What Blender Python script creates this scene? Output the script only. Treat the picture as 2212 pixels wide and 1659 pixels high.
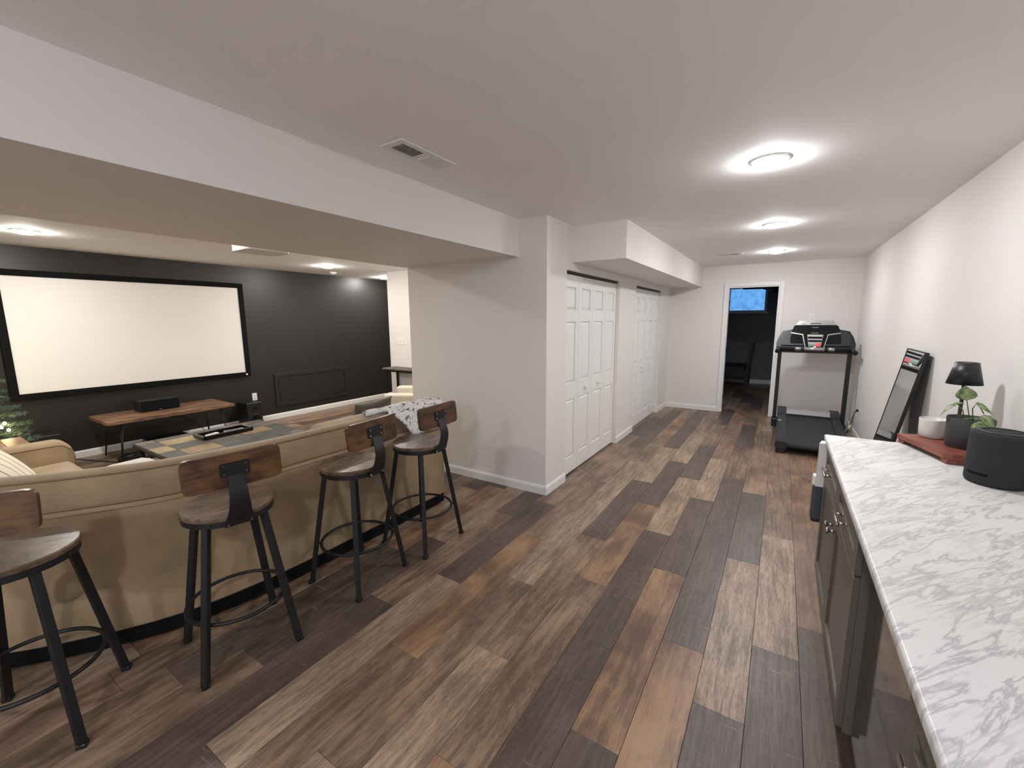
import bpy, bmesh, math, random
from mathutils import Vector, Matrix, noise
random.seed(7)
for o in list(bpy.data.objects): bpy.data.objects.remove(o, do_unlink=True)
sc = bpy.context.scene
COL = sc.collection
# ------------------------------------------------------------------ camera
YAW, PITCH, ROLL, FPX, CAMH = 0.5685, 0.1513, -0.0062, 907.47, 1.583
cf = Vector((-math.sin(YAW)*math.cos(PITCH), math.cos(YAW)*math.cos(PITCH), -math.sin(PITCH)))
cr0 = Vector((math.cos(YAW), math.sin(YAW), 0)); cu0 = cr0.cross(cf)
cr = cr0*math.cos(ROLL)+cu0*math.sin(ROLL); cu = cu0*math.cos(ROLL)-cr0*math.sin(ROLL)
cam_d = bpy.data.cameras.new('camera'); cam = bpy.data.objects.new('camera', cam_d); COL.objects.link(cam)
cam_d.sensor_fit = 'HORIZONTAL'; cam_d.sensor_width = 36.0; cam_d.lens = FPX/2212*36.0
cam_d.clip_start = 0.02; cam_d.clip_end = 60
m3 = Matrix((cr, cu, -cf)).transposed()
cam.matrix_world = Matrix.Translation((0, 0, CAMH)) @ m3.to_4x4()
sc.camera = cam
# ------------------------------------------------------------------ world (dusk daylight that only the far basement window lets in)
w = bpy.data.worlds.new('world'); sc.world = w; w.use_nodes = True
wb = w.node_tree.nodes['Background']; wb.inputs[0].default_value = (0.15, 0.42, 0.84, 1); wb.inputs[1].default_value = 0.135
sc.view_settings.view_transform = 'Standard'; sc.view_settings.look = 'None'
sc.view_settings.gamma = 1.0; sc.view_settings.use_curve_mapping = False
sc.view_settings.exposure = 3.10
LED = 39.0                 # radiance of the recessed LED lenses
LED_COL = (0.97, 0.98, 1.01, 1)

# ------------------------------------------------------------------ helpers
def s2l(c):
    return tuple(((v/255)/12.92 if v/255 <= 0.04045 else ((v/255+0.055)/1.055)**2.4) for v in c)
MATS = {}
def nodes_of(name):
    m = bpy.data.materials.new(name); m.use_nodes = True
    nt = m.node_tree; b = nt.nodes['Principled BSDF']
    MATS[name] = m
    return m, nt, b
def pmat(name, rgb, rough=0.6, metal=0.0, var=0.06, scale=8.0, bump=0.0, bscale=120.0, spec=0.5, trans=0.0, coat=0.0, sheen=0.0):
    """plain procedural material: base colour gently mottled by noise, optional fine bump"""
    m, nt, b = nodes_of(name); N = nt.nodes; L = nt.links
    col = s2l(rgb)
    tc = N.new('ShaderNodeTexCoord')
    nz = N.new('ShaderNodeTexNoise'); nz.inputs['Scale'].default_value = scale; nz.inputs['Detail'].default_value = 4
    L.new(tc.outputs['Object'], nz.inputs['Vector'])
    mx = N.new('ShaderNodeMix'); mx.data_type = 'RGBA'
    mx.inputs[6].default_value = tuple(min(1, v*(1-var)) for v in col)+(1,)
    mx.inputs[7].default_value = tuple(min(1, v*(1+var)) for v in col)+(1,)
    L.new(nz.outputs['Fac'], mx.inputs[0]); L.new(mx.outputs[2], b.inputs['Base Color'])
    b.inputs['Roughness'].default_value = rough; b.inputs['Metallic'].default_value = metal
    b.inputs['Specular IOR Level'].default_value = spec
    if trans: b.inputs['Transmission Weight'].default_value = trans
    if coat: b.inputs['Coat Weight'].default_value = coat
    if sheen: b.inputs['Sheen Weight'].default_value = sheen
    if bump:
        n2 = N.new('ShaderNodeTexNoise'); n2.inputs['Scale'].default_value = bscale; n2.inputs['Detail'].default_value = 3
        L.new(tc.outputs['Object'], n2.inputs['Vector'])
        bp = N.new('ShaderNodeBump'); bp.inputs['Strength'].default_value = bump; bp.inputs['Distance'].default_value = 0.01
        L.new(n2.outputs['Fac'], bp.inputs['Height']); L.new(bp.outputs['Normal'], b.inputs['Normal'])
    return m
def emat(name, col, strength):
    m, nt, b = nodes_of(name)
    b.inputs['Base Color'].default_value = (0.9, 0.9, 0.9, 1)
    b.inputs['Emission Color'].default_value = col; b.inputs['Emission Strength'].default_value = strength
    return m
def woodmat(name, dark, light, axis='Y', rough=0.45, grain=55.0, stretch=3.0, blot=2.5, bump=0.15, spec=0.5, world=False, scratch=0.0, contrast=1.0, blotw=0.45, streak=None):
    """wood: fine grain stretched along one axis, larger smoky blotches, per-object offset"""
    m, nt, b = nodes_of(name); N = nt.nodes; L = nt.links
    if world:
        src = N.new('ShaderNodeNewGeometry').outputs['Position']
    else:
        src = N.new('ShaderNodeTexCoord').outputs['Object']
    oi = N.new('ShaderNodeObjectInfo')
    mu = N.new('ShaderNodeMath'); mu.operation = 'MULTIPLY'; mu.inputs[1].default_value = 57.0
    L.new(oi.outputs['Random'], mu.inputs[0])
    ad = N.new('ShaderNodeVectorMath'); ad.operation = 'ADD'
    cb = N.new('ShaderNodeCombineXYZ'); L.new(mu.outputs[0], cb.inputs[0]); L.new(mu.outputs[0], cb.inputs[1]); L.new(mu.outputs[0], cb.inputs[2])
    L.new(src, ad.inputs[0]); L.new(cb.outputs[0], ad.inputs[1])
    def mapped(sx):
        mp = N.new('ShaderNodeMapping'); mp.vector_type = 'POINT'
        mp.inputs['Scale'].default_value = sx; L.new(ad.outputs[0], mp.inputs[0]); return mp.outputs[0]
    def ax(a, bb):   # a across, bb along
        return {'X': (bb, a, a), 'Y': (a, bb, a), 'Z': (a, a, bb)}[axis]
    n1 = N.new('ShaderNodeTexNoise'); n1.inputs['Scale'].default_value = 1; n1.inputs['Detail'].default_value = 6; n1.inputs['Roughness'].default_value = 0.65; n1.inputs['Distortion'].default_value = 0.4
    L.new(mapped(ax(grain, stretch)), n1.inputs['Vector'])
    n2 = N.new('ShaderNodeTexNoise'); n2.inputs['Scale'].default_value = 1; n2.inputs['Detail'].default_value = 4; n2.inputs['Roughness'].default_value = 0.6; n2.inputs['Distortion'].default_value = 0.5
    L.new(mapped(ax(blot*2.0, blot)), n2.inputs['Vector'])
    n3 = N.new('ShaderNodeTexNoise'); n3.inputs['Scale'].default_value = 1; n3.inputs['Detail'].default_value = 5; n3.inputs['Distortion'].default_value = 2.0
    L.new(mapped(ax(*(streak or (grain*0.3, stretch*0.8)))), n3.inputs['Vector'])
    if streak: n3.inputs['Distortion'].default_value = 0.7
    def mr(sock, lo, hi):
        r = N.new('ShaderNodeMapRange'); r.inputs[1].default_value = lo; r.inputs[2].default_value = hi; L.new(sock, r.inputs[0]); return r.outputs[0]
    def mixf(a, bb, f):
        x = N.new('ShaderNodeMix'); x.data_type = 'FLOAT'; x.inputs[0].default_value = f
        L.new(a, x.inputs[2]); L.new(bb, x.inputs[3]); return x.outputs[0]
    h = 0.17/contrast
    fine = mixf(mr(n1.outputs['Fac'], .5-h, .5+h), mr(n3.outputs['Fac'], .5-h, .5+h), 0.45)
    fac = mixf(fine, mr(n2.outputs['Fac'], .5-h*1.15, .5+h*1.15), blotw)
    cr_ = N.new('ShaderNodeValToRGB'); e = cr_.color_ramp.elements
    dk, lt = s2l(dark), s2l(light)
    e[0].position = 0.08; e[0].color = tuple(v*0.7 for v in dk)+(1,)
    e[1].position = 0.95; e[1].color = tuple(min(1, v*1.1) for v in lt)+(1,)
    k = e.new(0.36); k.color = dk+(1,)
    k = e.new(0.72); k.color = lt+(1,)
    L.new(fac, cr_.inputs[0])
    out = cr_.outputs[0]
    if scratch:
        n4 = N.new('ShaderNodeTexNoise'); n4.inputs['Scale'].default_value = 1; n4.inputs['Detail'].default_value = 3
        L.new(mapped(ax(9.0, 75.0)), n4.inputs['Vector'])
        mx = N.new('ShaderNodeMix'); mx.data_type = 'RGBA'
        f = mr(n4.outputs['Fac'], .66, .80)
        f2 = N.new('ShaderNodeMath'); f2.operation = 'MULTIPLY'; f2.inputs[1].default_value = scratch; L.new(f, f2.inputs[0])
        L.new(f2.outputs[0], mx.inputs[0]); L.new(out, mx.inputs[6]); mx.inputs[7].default_value = s2l((168, 146, 130))+(1,)
        out = mx.outputs[2]
    L.new(out, b.inputs['Base Color'])
    rr = N.new('ShaderNodeMapRange'); rr.inputs[3].default_value = rough+0.06; rr.inputs[4].default_value = rough-0.06; L.new(fine, rr.inputs[0])
    L.new(rr.outputs[0], b.inputs['Roughness']); b.inputs['Specular IOR Level'].default_value = spec
    bp = N.new('ShaderNodeBump'); bp.inputs['Strength'].default_value = bump; bp.inputs['Distance'].default_value = 0.004
    L.new(fine, bp.inputs['Height']); L.new(bp.outputs['Normal'], b.inputs['Normal'])
    return m

class B:
    """a bmesh under construction"""
    def __init__(s): s.bm = bmesh.new()
    def _xf(s, vs, M):
        if M is not None: bmesh.ops.transform(s.bm, matrix=M, verts=vs)
    def box(s, x0, x1, y0, y1, z0, z1, bev=0.0, seg=1, M=None):
        r = bmesh.ops.create_cube(s.bm, size=1.0); vs = r['verts']
        for v in vs:
            v.co = Vector((x0+(v.co.x+.5)*(x1-x0), y0+(v.co.y+.5)*(y1-y0), z0+(v.co.z+.5)*(z1-z0)))
        if bev > 0:
            es = list({e for v in vs for e in v.link_edges})
            r2 = bmesh.ops.bevel(s.bm, geom=es, offset=bev, segments=seg, affect='EDGES', profile=0.5, clamp_overlap=True)
            vs = list({v for f in r2['faces'] for v in f.verts} | {v for v in vs if v.is_valid})
        s._xf(vs, M)
        return s
    def cyl(s, p0, p1, r0, r1=None, seg=16, M=None):
        r1 = r0 if r1 is None else r1
        p0, p1 = Vector(p0), Vector(p1); d = (p1-p0).normalized()
        a = Vector((0, 0, 1)) if abs(d.z) < .9 else Vector((1, 0, 0))
        u = d.cross(a).normalized(); v = d.cross(u)
        A, C = [], []
        for i in range(seg):
            t = 2*math.pi*i/seg; n = u*math.cos(t)+v*math.sin(t)
            A.append(s.bm.verts.new(p0+n*r0)); C.append(s.bm.verts.new(p1+n*r1))
        for i in range(seg):
            j = (i+1) % seg; s.bm.faces.new((A[i], C[i], C[j], A[j]))
        s.bm.faces.new(A); s.bm.faces.new(C[::-1])
        s._xf(A+C, M); return s
    def lathe(s, prof, seg=32, o=(0, 0, 0), closed=False):
        o = Vector(o); rings = []
        for r, z in prof:
            if r < 1e-6: rings.append([s.bm.verts.new(o+Vector((0, 0, z)))])
            else: rings.append([s.bm.verts.new(o+Vector((r*math.cos(2*math.pi*i/seg), r*math.sin(2*math.pi*i/seg), z))) for i in range(seg)])
        pairs = list(zip(rings, rings[1:]))
        if closed: pairs.append((rings[-1], rings[0]))
        for a, c in pairs:
            for i in range(seg):
                j = (i+1) % seg
                if len(a) == 1 and len(c) == 1: continue
                if len(a) == 1: s.bm.faces.new((a[0], c[j], c[i]))
                elif len(c) == 1: s.bm.faces.new((a[i], a[j], c[0]))
                else: s.bm.faces.new((a[i], a[j], c[j], c[i]))
        return s
    def tube(s, pts, r, seg=8, closed=False, flat=None):
        pts = [Vector(p) for p in pts]; n = len(pts); rings = []
        for i, p in enumerate(pts):
            a = pts[(i-1) % n] if (closed or i > 0) else p
            c = pts[(i+1) % n] if (closed or i < n-1) else p
            d = (c-a).normalized()
            up = Vector((0, 0, 1)) if abs(d.z) < .95 else Vector((1, 0, 0))
            u = d.cross(up).normalized(); v = u.cross(d).normalized()
            rr = r[i] if isinstance(r, (list, tuple)) else r
            rings.append([s.bm.verts.new(p+(u*math.cos(2*math.pi*k/seg)+v*math.sin(2*math.pi*k/seg))*rr) for k in range(seg)])
        for i in range(n if closed else n-1):
            a, c = rings[i], rings[(i+1) % n]
            for k in range(seg):
                l = (k+1) % seg; s.bm.faces.new((a[k], a[l], c[l], c[k]))
        if not closed:
            s.bm.faces.new(rings[0][::-1]); s.bm.faces.new(rings[-1])
        return s
    def prism(s, poly, a0, a1, axis='Z', M=None):
        def P(u, v, a): return {'Z': (u, v, a), 'Y': (u, a, v), 'X': (a, u, v)}[axis]
        A = [s.bm.verts.new(P(u, v, a0)) for u, v in poly]; C = [s.bm.verts.new(P(u, v, a1)) for u, v in poly]
        n = len(poly)
        for i in range(n):
            j = (i+1) % n; s.bm.faces.new((A[i], A[j], C[j], C[i]))
        s.bm.faces.new(A[::-1]); s.bm.faces.new(C)
        s._xf(A+C, M); return s
    def sweep(s, path, prof, closed_prof=True):
        """path: list of (x,y); prof: list of (offset to the left of travel, z)"""
        n = len(path); rings = []
        P = [Vector((x, y, 0)) for x, y in path]
        for i in range(n):
            d = (P[min(n-1, i+1)]-P[max(0, i-1)]).normalized(); l = Vector((-d.y, d.x, 0))
            rings.append([s.bm.verts.new(P[i]+l*o+Vector((0, 0, z))) for o, z in prof])
        m = len(prof)
        for a, c in zip(rings, rings[1:]):
            for k in range(m if closed_prof else m-1):
                l = (k+1) % m; s.bm.faces.new((a[k], a[l], c[l], c[k]))
        if closed_prof:
            s.bm.faces.new(rings[0][::-1]); s.bm.faces.new(rings[-1])
        return s
    def wall(s, poly_uv, holes, axis, a0, a1): ...
    def sheet(s, f, nu, nv, thick=0.0):
        g = [[s.bm.verts.new(Vector(f(i/nu, j/nv))) for j in range(nv+1)] for i in range(nu+1)]
        for i in range(nu):
            for j in range(nv): s.bm.faces.new((g[i][j], g[i+1][j], g[i+1][j+1], g[i][j+1]))
        return s
    def pillow(s, w, h, t, seg=18, M=None, p=2.6, sag=0.12):
        """square scatter cushion lying in local xy, w by h, thickness t, pinched corners"""
        vs = []
        for sgn in (1, -1):
            g = []
            for i in range(seg+1):
                row = []
                for j in range(seg+1):
                    a, c = 2*i/seg-1, 2*j/seg-1
                    e = max(0.0, (1-abs(a)**p)*(1-abs(c)**p))**0.5
                    x = a*(1-sag*(1-c*c)*abs(a)**4)*w/2; y = c*(1-sag*(1-a*a)*abs(c)**4)*h/2
                    row.append(s.bm.verts.new((x, y, sgn*e*t/2)))
                g.append(row); vs += row
            for i in range(seg):
                for j in range(seg):
                    q = (g[i][j], g[i+1][j], g[i+1][j+1], g[i][j+1]); s.bm.faces.new(q if sgn > 0 else q[::-1])
        bmesh.ops.remove_doubles(s.bm, verts=vs, dist=1e-5)
        s._xf([v for v in vs if v.is_valid], M); return s
    def jitter(s, amp, sc_=6.0, seed=0):
        for v in s.bm.verts: v.co += noise.noise_vector(v.co*sc_+Vector((seed, seed*.7, 1)))*amp
        return s
    def obj(s, name, mat, parent=None, smooth=False, loc=None, rotz=None, M=None):
        bmesh.ops.recalc_face_normals(s.bm, faces=s.bm.faces)
        me = bpy.data.meshes.new(name); s.bm.to_mesh(me); s.bm.free()
        me.materials.append(MATS[mat] if isinstance(mat, str) else mat)
        if smooth:
            me.polygons.foreach_set('use_smooth', [True]*len(me.polygons))
            if smooth == 'auto':
                try: me.set_sharp_from_angle(angle=math.radians(38))
                except Exception: pass
        o = bpy.data.objects.new(name, me); COL.objects.link(o)
        if parent is not None: o.parent = parent
        if loc is not None: o.location = loc
        if rotz is not None: o.rotation_euler = (0, 0, rotz)
        return o
def tag(o, label, cat, group=None, kind=None):
    o['label'] = label; o['category'] = cat
    if group: o['group'] = group
    if kind: o['kind'] = kind
    return o
def thing(name, label, cat, loc=(0, 0, 0), rotz=0.0, group=None, kind=None):
    o = bpy.data.objects.new(name, None); COL.objects.link(o); o.empty_display_size = 0.05
    o.location = loc; o.rotation_euler = (0, 0, rotz)
    return tag(o, label, cat, group, kind)
def struct(o, label=None, cat=None):
    o['kind'] = 'structure'
    if label: o['label'] = label
    if cat: o['category'] = cat
    return o
def copy_tree(o, parent=None):
    c = o.copy(); COL.objects.link(c); c.parent = parent
    for ch in [x for x in bpy.data.objects if x.parent == o]: copy_tree(ch, c)
    return c
def Rz(a): return Matrix.Rotation(a, 4, 'Z')
def T(x, y, z): return Matrix.Translation((x, y, z))
def rrect(w, h, r, n=4):
    pts = []
    for cx, cy, a0 in ((w/2-r, h/2-r, 0), (-w/2+r, h/2-r, 90), (-w/2+r, -h/2+r, 180), (w/2-r, -h/2+r, 270)):
        for k in range(n+1):
            a = math.radians(a0+90*k/n); pts.append((cx+r*math.cos(a), cy+r*math.sin(a)))
    return pts

# ------------------------------------------------------------------ materials
pmat('paint_wall', (228, 223, 218), 0.62, var=0.015, scale=3, bump=0.04, bscale=260, spec=0.35)
pmat('paint_ceiling', (247, 244, 242), 0.8, var=0.012, scale=3, bump=0.03, bscale=260, spec=0.2)
pmat('paint_dark', (36, 34, 32), 0.44, var=0.03, scale=3, bump=0.05, bscale=200, spec=0.5)
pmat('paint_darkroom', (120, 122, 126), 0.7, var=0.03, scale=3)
pmat('trim_white', (232, 230, 227), 0.4, var=0.01, scale=6)
pmat('door_white', (236, 234, 230), 0.42, var=0.01, scale=6, bump=0.03, bscale=150)
pmat('subfloor', (30, 24, 21), 0.9)
pmat('black_metal', (24, 24, 25), 0.5, var=0.1, spec=0.45, bump=0.04, bscale=300)
pmat('black_plastic', (20, 21, 22), 0.45, var=0.08, bump=0.05, bscale=300)
pmat('grey_plastic', (37, 38, 40), 0.5, var=0.06, bump=0.05, bscale=300)
pmat('black_gloss', (12, 12, 14), 0.12, var=0.05)
pmat('fridge_glass', (104, 96, 92), 0.07, metal=0.75, var=0.02)
pmat('black_matte', (13, 13, 13), 0.85, var=0.05, spec=0.2)
pmat('silver', (178, 178, 178), 0.35, metal=0.6, var=0.04)
pmat('chrome', (205, 200, 192), 0.18, metal=1.0, var=0.02)
pmat('nickel', (176, 168, 158), 0.28, metal=1.0, var=0.04)
pmat('white_plastic', (236, 234, 230), 0.4, var=0.01)
pmat('grey_rubber', (72, 73, 80), 0.7, var=0.05)
pmat('screen_white', (236, 233, 228), 0.85, var=0.008, spec=0.1)
pmat('suede', (156, 134, 104), 0.92, var=0.55, scale=3.2, bump=0.12, bscale=220, spec=0.15, sheen=0.25)
pmat('suede_piping', (140, 119, 92), 0.9, var=0.06, spec=0.15)
pmat('cream_fabric', (204, 196, 178), 0.9, var=0.05, bump=0.1, bscale=220, spec=0.15)
pmat('olive_velvet', (86, 80, 64), 0.85, var=0.12, scale=9, bump=0.1, bscale=160, spec=0.2, sheen=0.3)
pmat('throw_white', (232, 226, 214), 0.95, var=0.08, scale=30, bump=0.6, bscale=55, spec=0.1)
pmat('cabinet_paint', (100, 94, 85), 0.42, var=0.03, bump=0.02, bscale=120)
pmat('cabinet_inside', (40, 38, 35), 0.7)
pmat('ceramic_white', (214, 208, 201), 0.35, var=0.03, bump=0.06, bscale=120)
pmat('pot_dark', (56, 56, 55), 0.7, var=0.08, bump=0.12, bscale=160)
pmat('soil', (45, 34, 27), 0.95, var=0.3, scale=60, bump=0.5, bscale=60)
pmat('lamp_black', (22, 24, 27), 0.42, var=0.05)
pmat('lamp_inside', (214, 210, 204), 0.6)
pmat('speaker_fabric', (54, 54, 56), 0.9, var=0.12, scale=400, bump=0.3, bscale=600, spec=0.2)
pmat('stem_green', (98, 122, 60), 0.6)
pmat('needle_green', (74, 90, 78), 0.75, var=0.4, scale=14, spec=0.3)
pmat('bark', (64, 48, 36), 0.9, var=0.2)
pmat('belt_black', (35, 36, 37), 0.75, var=0.08, bump=0.15, bscale=300)
pmat('panel_grey', (150, 152, 150), 0.5, var=0.02)
pmat('btn_green', (66, 120, 72), 0.4); pmat('btn_red', (214, 72, 76), 0.4); pmat('label_red', (170, 84, 70), 0.5)
pmat('label_cream', (196, 190, 160), 0.5)
pmat('hinge', (60, 58, 55), 0.4, metal=0.7)
pmat('track_dark', (52, 49, 46), 0.6, metal=0.3)
pmat('vent_dark', (28, 27, 26), 0.8)
pmat('vent_white', (236, 232, 228), 0.5, var=0.01)
pmat('bed_black', (26, 25, 26), 0.5, var=0.1)
pmat('dark_iron', (38, 33, 30), 0.5, metal=0.4, var=0.15)
pmat('mirror_glass', (222, 226, 224), 0.02, metal=1.0, var=0.0)
pmat('grout', (66, 62, 56), 0.9)
pmat('window_frame', (206, 212, 222), 0.5, var=0.01)
emat('led_lens', LED_COL, LED)
emat('led_lens_theatre', (0.99, 0.955, 0.90, 1), LED*1.2)
emat('led_lens_neutral', (0.91, 0.98, 1.10, 1), LED*1.7)
emat('fairy_light', (1.0, 0.80, 0.42, 1), 22.0)
for nm, c1, c2 in (('slate_grey', (62, 63, 60), (86, 86, 81)), ('slate_green', (58, 62, 57), (82, 85, 77)), ('slate_gold', (128, 110, 78), (162, 142, 106)),
                   ('slate_rust', (88, 76, 68), (114, 99, 88)), ('slate_tan', (116, 95, 70), (144, 121, 92))):
    m, nt, b = nodes_of(nm); N, L = nt.nodes, nt.links
    oi = N.new('ShaderNodeObjectInfo'); tc = N.new('ShaderNodeTexCoord'); ad = N.new('ShaderNodeVectorMath'); ad.operation = 'ADD'
    L.new(tc.outputs['Object'], ad.inputs[0]); L.new(oi.outputs['Location'], ad.inputs[1])
    nz = N.new('ShaderNodeTexNoise'); nz.inputs['Scale'].default_value = 9; nz.inputs['Detail'].default_value = 7; nz.inputs['Distortion'].default_value = 1.0
    L.new(ad.outputs[0], nz.inputs['Vector'])
    r = N.new('ShaderNodeValToRGB'); r.color_ramp.elements[0].position = .32; r.color_ramp.elements[1].position = .68
    r.color_ramp.elements[0].color = s2l(c1)+(1,); r.color_ramp.elements[1].color = s2l(c2)+(1,)
    L.new(nz.outputs['Fac'], r.inputs[0]); L.new(r.outputs[0], b.inputs['Base Color']); b.inputs['Roughness'].default_value = .48
    bp = N.new('ShaderNodeBump'); bp.inputs['Strength'].default_value = .3; bp.inputs['Distance'].default_value = .01
    L.new(nz.outputs['Fac'], bp.inputs['Height']); L.new(bp.outputs[0], b.inputs['Normal'])
# floor planks, one material per board colour
woodmat('plank_dark', (78, 64, 56), (106, 90, 79), 'Y', 0.38, 240, 16, 2.2, 0.10, 0.45, True, 0.6, 0.85, 0.32, (60, 3.0))
woodmat('plank_light', (122, 101, 83), (170, 146, 122), 'Y', 0.38, 300, 24, 2.4, 0.12, 0.45, True, 0.0, 1.05, 0.30, (46, 4.0))
woodmat('plank_mid', (100, 81, 66), (150, 125, 102), 'Y', 0.38, 280, 20, 2.2, 0.12, 0.45, True, 0.0, 1.05, 0.38, (34, 2.4))
woodmat('plank_orange', (110, 84, 66), (166, 131, 99), 'Y', 0.38, 220, 12, 2.2, 0.10, 0.45, True, 0.14, 0.95, 0.55, (26, 1.6))
woodmat('plank_red', (110, 88, 74), (154, 125, 103), 'Y', 0.38, 240, 14, 2.2, 0.10, 0.45, True, 0.0, 0.95, 0.48, (30, 2.0))
woodmat('stool_wood', (62, 40, 24), (104, 70, 40), 'Y', 0.34, 90, 6, 7, 0.12, 0.5, False, 0.0, 0.95, 0.55)
woodmat('stool_seat', (84, 68, 53), (132, 110, 88), 'Y', 0.27, 110, 6, 6, 0.30, 0.6, False, 0.0, 0.9, 0.4)
woodmat('bench_wood', (90, 64, 49), (146, 110, 84), 'Y', 0.45, 60, 3, 5, 0.12, 0.4, False, 0.0, 1.2, 0.3)
woodmat('side_table_wood', (112, 82, 60), (158, 122, 92), 'Y', 0.45, 60, 3, 5, 0.12, 0.4)
woodmat('riser_wood', (112, 60, 47), (150, 88, 70), 'Y', 0.42, 50, 4, 5, 0.08, 0.4, False, 0.0, 0.8)
woodmat('console_wood', (70, 60, 54), (112, 98, 88), 'X', 0.5, 50, 3, 4, 0.1, 0.4)
# striped cream pillow
m, nt, b = nodes_of('stripe_cream'); N, L = nt.nodes, nt.links
tc = N.new('ShaderNodeTexCoord'); sp = N.new('ShaderNodeSeparateXYZ'); L.new(tc.outputs['Object'], sp.inputs[0])
wv = N.new('ShaderNodeMath'); wv.operation = 'MULTIPLY'; wv.inputs[1].default_value = 15.0; L.new(sp.outputs['X'], wv.inputs[0])
fr = N.new('ShaderNodeMath'); fr.operation = 'FRACT'; L.new(wv.outputs[0], fr.inputs[0])
lt_ = N.new('ShaderNodeMath'); lt_.operation = 'LESS_THAN'; lt_.inputs[1].default_value = 0.13; L.new(fr.outputs[0], lt_.inputs[0])
mx = N.new('ShaderNodeMix'); mx.data_type = 'RGBA'; mx.inputs[6].default_value = s2l((226, 216, 196))+(1,); mx.inputs[7].default_value = s2l((150, 138, 118))+(1,)
L.new(lt_.outputs[0], mx.inputs[0]); L.new(mx.outputs[2], b.inputs['Base Color']); b.inputs['Roughness'].default_value = .95
# floral throw: white with grey sprigs and a few red ones
m, nt, b = nodes_of('floral_throw'); N, L = nt.nodes, nt.links
tc = N.new('ShaderNodeTexCoord')
def sprig(scale, dist, lo, hi, seed):
    mp = N.new('ShaderNodeMapping'); mp.inputs['Location'].default_value = (seed, seed*2, seed*3); L.new(tc.outputs['Object'], mp.inputs[0])
    n = N.new('ShaderNodeTexNoise'); n.inputs['Scale'].default_value = scale; n.inputs['Detail'].default_value = 3; n.inputs['Distortion'].default_value = dist
    L.new(mp.outputs[0], n.inputs['Vector'])
    r = N.new('ShaderNodeMapRange'); r.inputs[1].default_value = lo; r.inputs[2].default_value = hi; L.new(n.outputs['Fac'], r.inputs[0]); return r.outputs[0]
m1 = N.new('ShaderNodeMix'); m1.data_type = 'RGBA'; L.new(sprig(15, 2.4, .56, .62, 1.3), m1.inputs[0]); m1.inputs[6].default_value = s2l((232, 228, 226))+(1,); m1.inputs[7].default_value = s2l((92, 92, 98))+(1,)
m2 = N.new('ShaderNodeMix'); m2.data_type = 'RGBA'; L.new(sprig(9, 1.5, .70, .73, 7.7), m2.inputs[0]); L.new(m1.outputs[2], m2.inputs[6]); m2.inputs[7].default_value = s2l((150, 62, 70))+(1,)
L.new(m2.outputs[2], b.inputs['Base Color']); b.inputs['Roughness'].default_value = .95
# marble laminate worktop: grey veins running mostly across
m, nt, b = nodes_of('marble_top'); N, L = nt.nodes, nt.links
tc = N.new('ShaderNodeTexCoord')
def vein(rot, scl, nscale, lo, hi, dist=1.6, seed=0.):
    m0 = N.new('ShaderNodeMapping'); m0.inputs['Rotation'].default_value = (0, 0, rot); L.new(tc.outputs['Object'], m0.inputs[0])
    mp = N.new('ShaderNodeMapping'); mp.inputs['Scale'].default_value = scl; mp.inputs['Location'].default_value = (seed, seed, seed)
    L.new(m0.outputs[0], mp.inputs[0])
    n = N.new('ShaderNodeTexNoise'); n.inputs['Scale'].default_value = nscale; n.inputs['Detail'].default_value = 7; n.inputs['Roughness'].default_value = .6; n.inputs['Distortion'].default_value = dist
    L.new(mp.outputs[0], n.inputs['Vector'])
    a = N.new('ShaderNodeMath'); a.operation = 'SUBTRACT'; a.inputs[1].default_value = .5; L.new(n.outputs['Fac'], a.inputs[0])
    c = N.new('ShaderNodeMath'); c.operation = 'ABSOLUTE'; L.new(a.outputs[0], c.inputs[0])
    r = N.new('ShaderNodeMapRange'); r.inputs[1].default_value = lo; r.inputs[2].default_value = hi; r.inputs[3].default_value = 1; r.inputs[4].default_value = 0
    L.new(c.outputs[0], r.inputs[0]); return r.outputs[0]
v1 = vein(-0.95, (2.2, 15.0, 1), 1.0, 0.0, 0.030, 0.35); v2 = vein(-0.88, (6, 52, 1), 1.0, 0.0, 0.06, 0.3, 3.1)
cl = N.new('ShaderNodeTexNoise'); cl.inputs['Scale'].default_value = 3.2; cl.inputs['Detail'].default_value = 5; L.new(tc.outputs['Object'], cl.inputs['Vector'])
gate = N.new('ShaderNodeMapRange'); gate.inputs[1].default_value = .42; gate.inputs[2].default_value = .62; L.new(cl.outputs['Fac'], gate.inputs[0])
mm = N.new('ShaderNodeMath'); mm.operation = 'MULTIPLY'; L.new(v2, mm.inputs[0]); L.new(gate.outputs[0], mm.inputs[1])
mM = N.new('ShaderNodeMath'); mM.operation = 'MAXIMUM'; mh = N.new('ShaderNodeMath'); mh.operation = 'MULTIPLY'; mh.inputs[1].default_value = .55
mg = N.new('ShaderNodeMath'); mg.operation = 'MULTIPLY'; mg.inputs[1].default_value = .50; L.new(v1, mh.inputs[0]); L.new(mm.outputs[0], mg.inputs[0])
L.new(mh.outputs[0], mM.inputs[0]); L.new(mg.outputs[0], mM.inputs[1])
m1 = N.new('ShaderNodeMix'); m1.data_type = 'RGBA'; L.new(mM.outputs[0], m1.inputs[0]); m1.inputs[6].default_value = s2l((234, 232, 229))+(1,); m1.inputs[7].default_value = s2l((138, 137, 138))+(1,)
L.new(m1.outputs[2], b.inputs['Base Color']); b.inputs['Roughness'].default_value = .38
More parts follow.
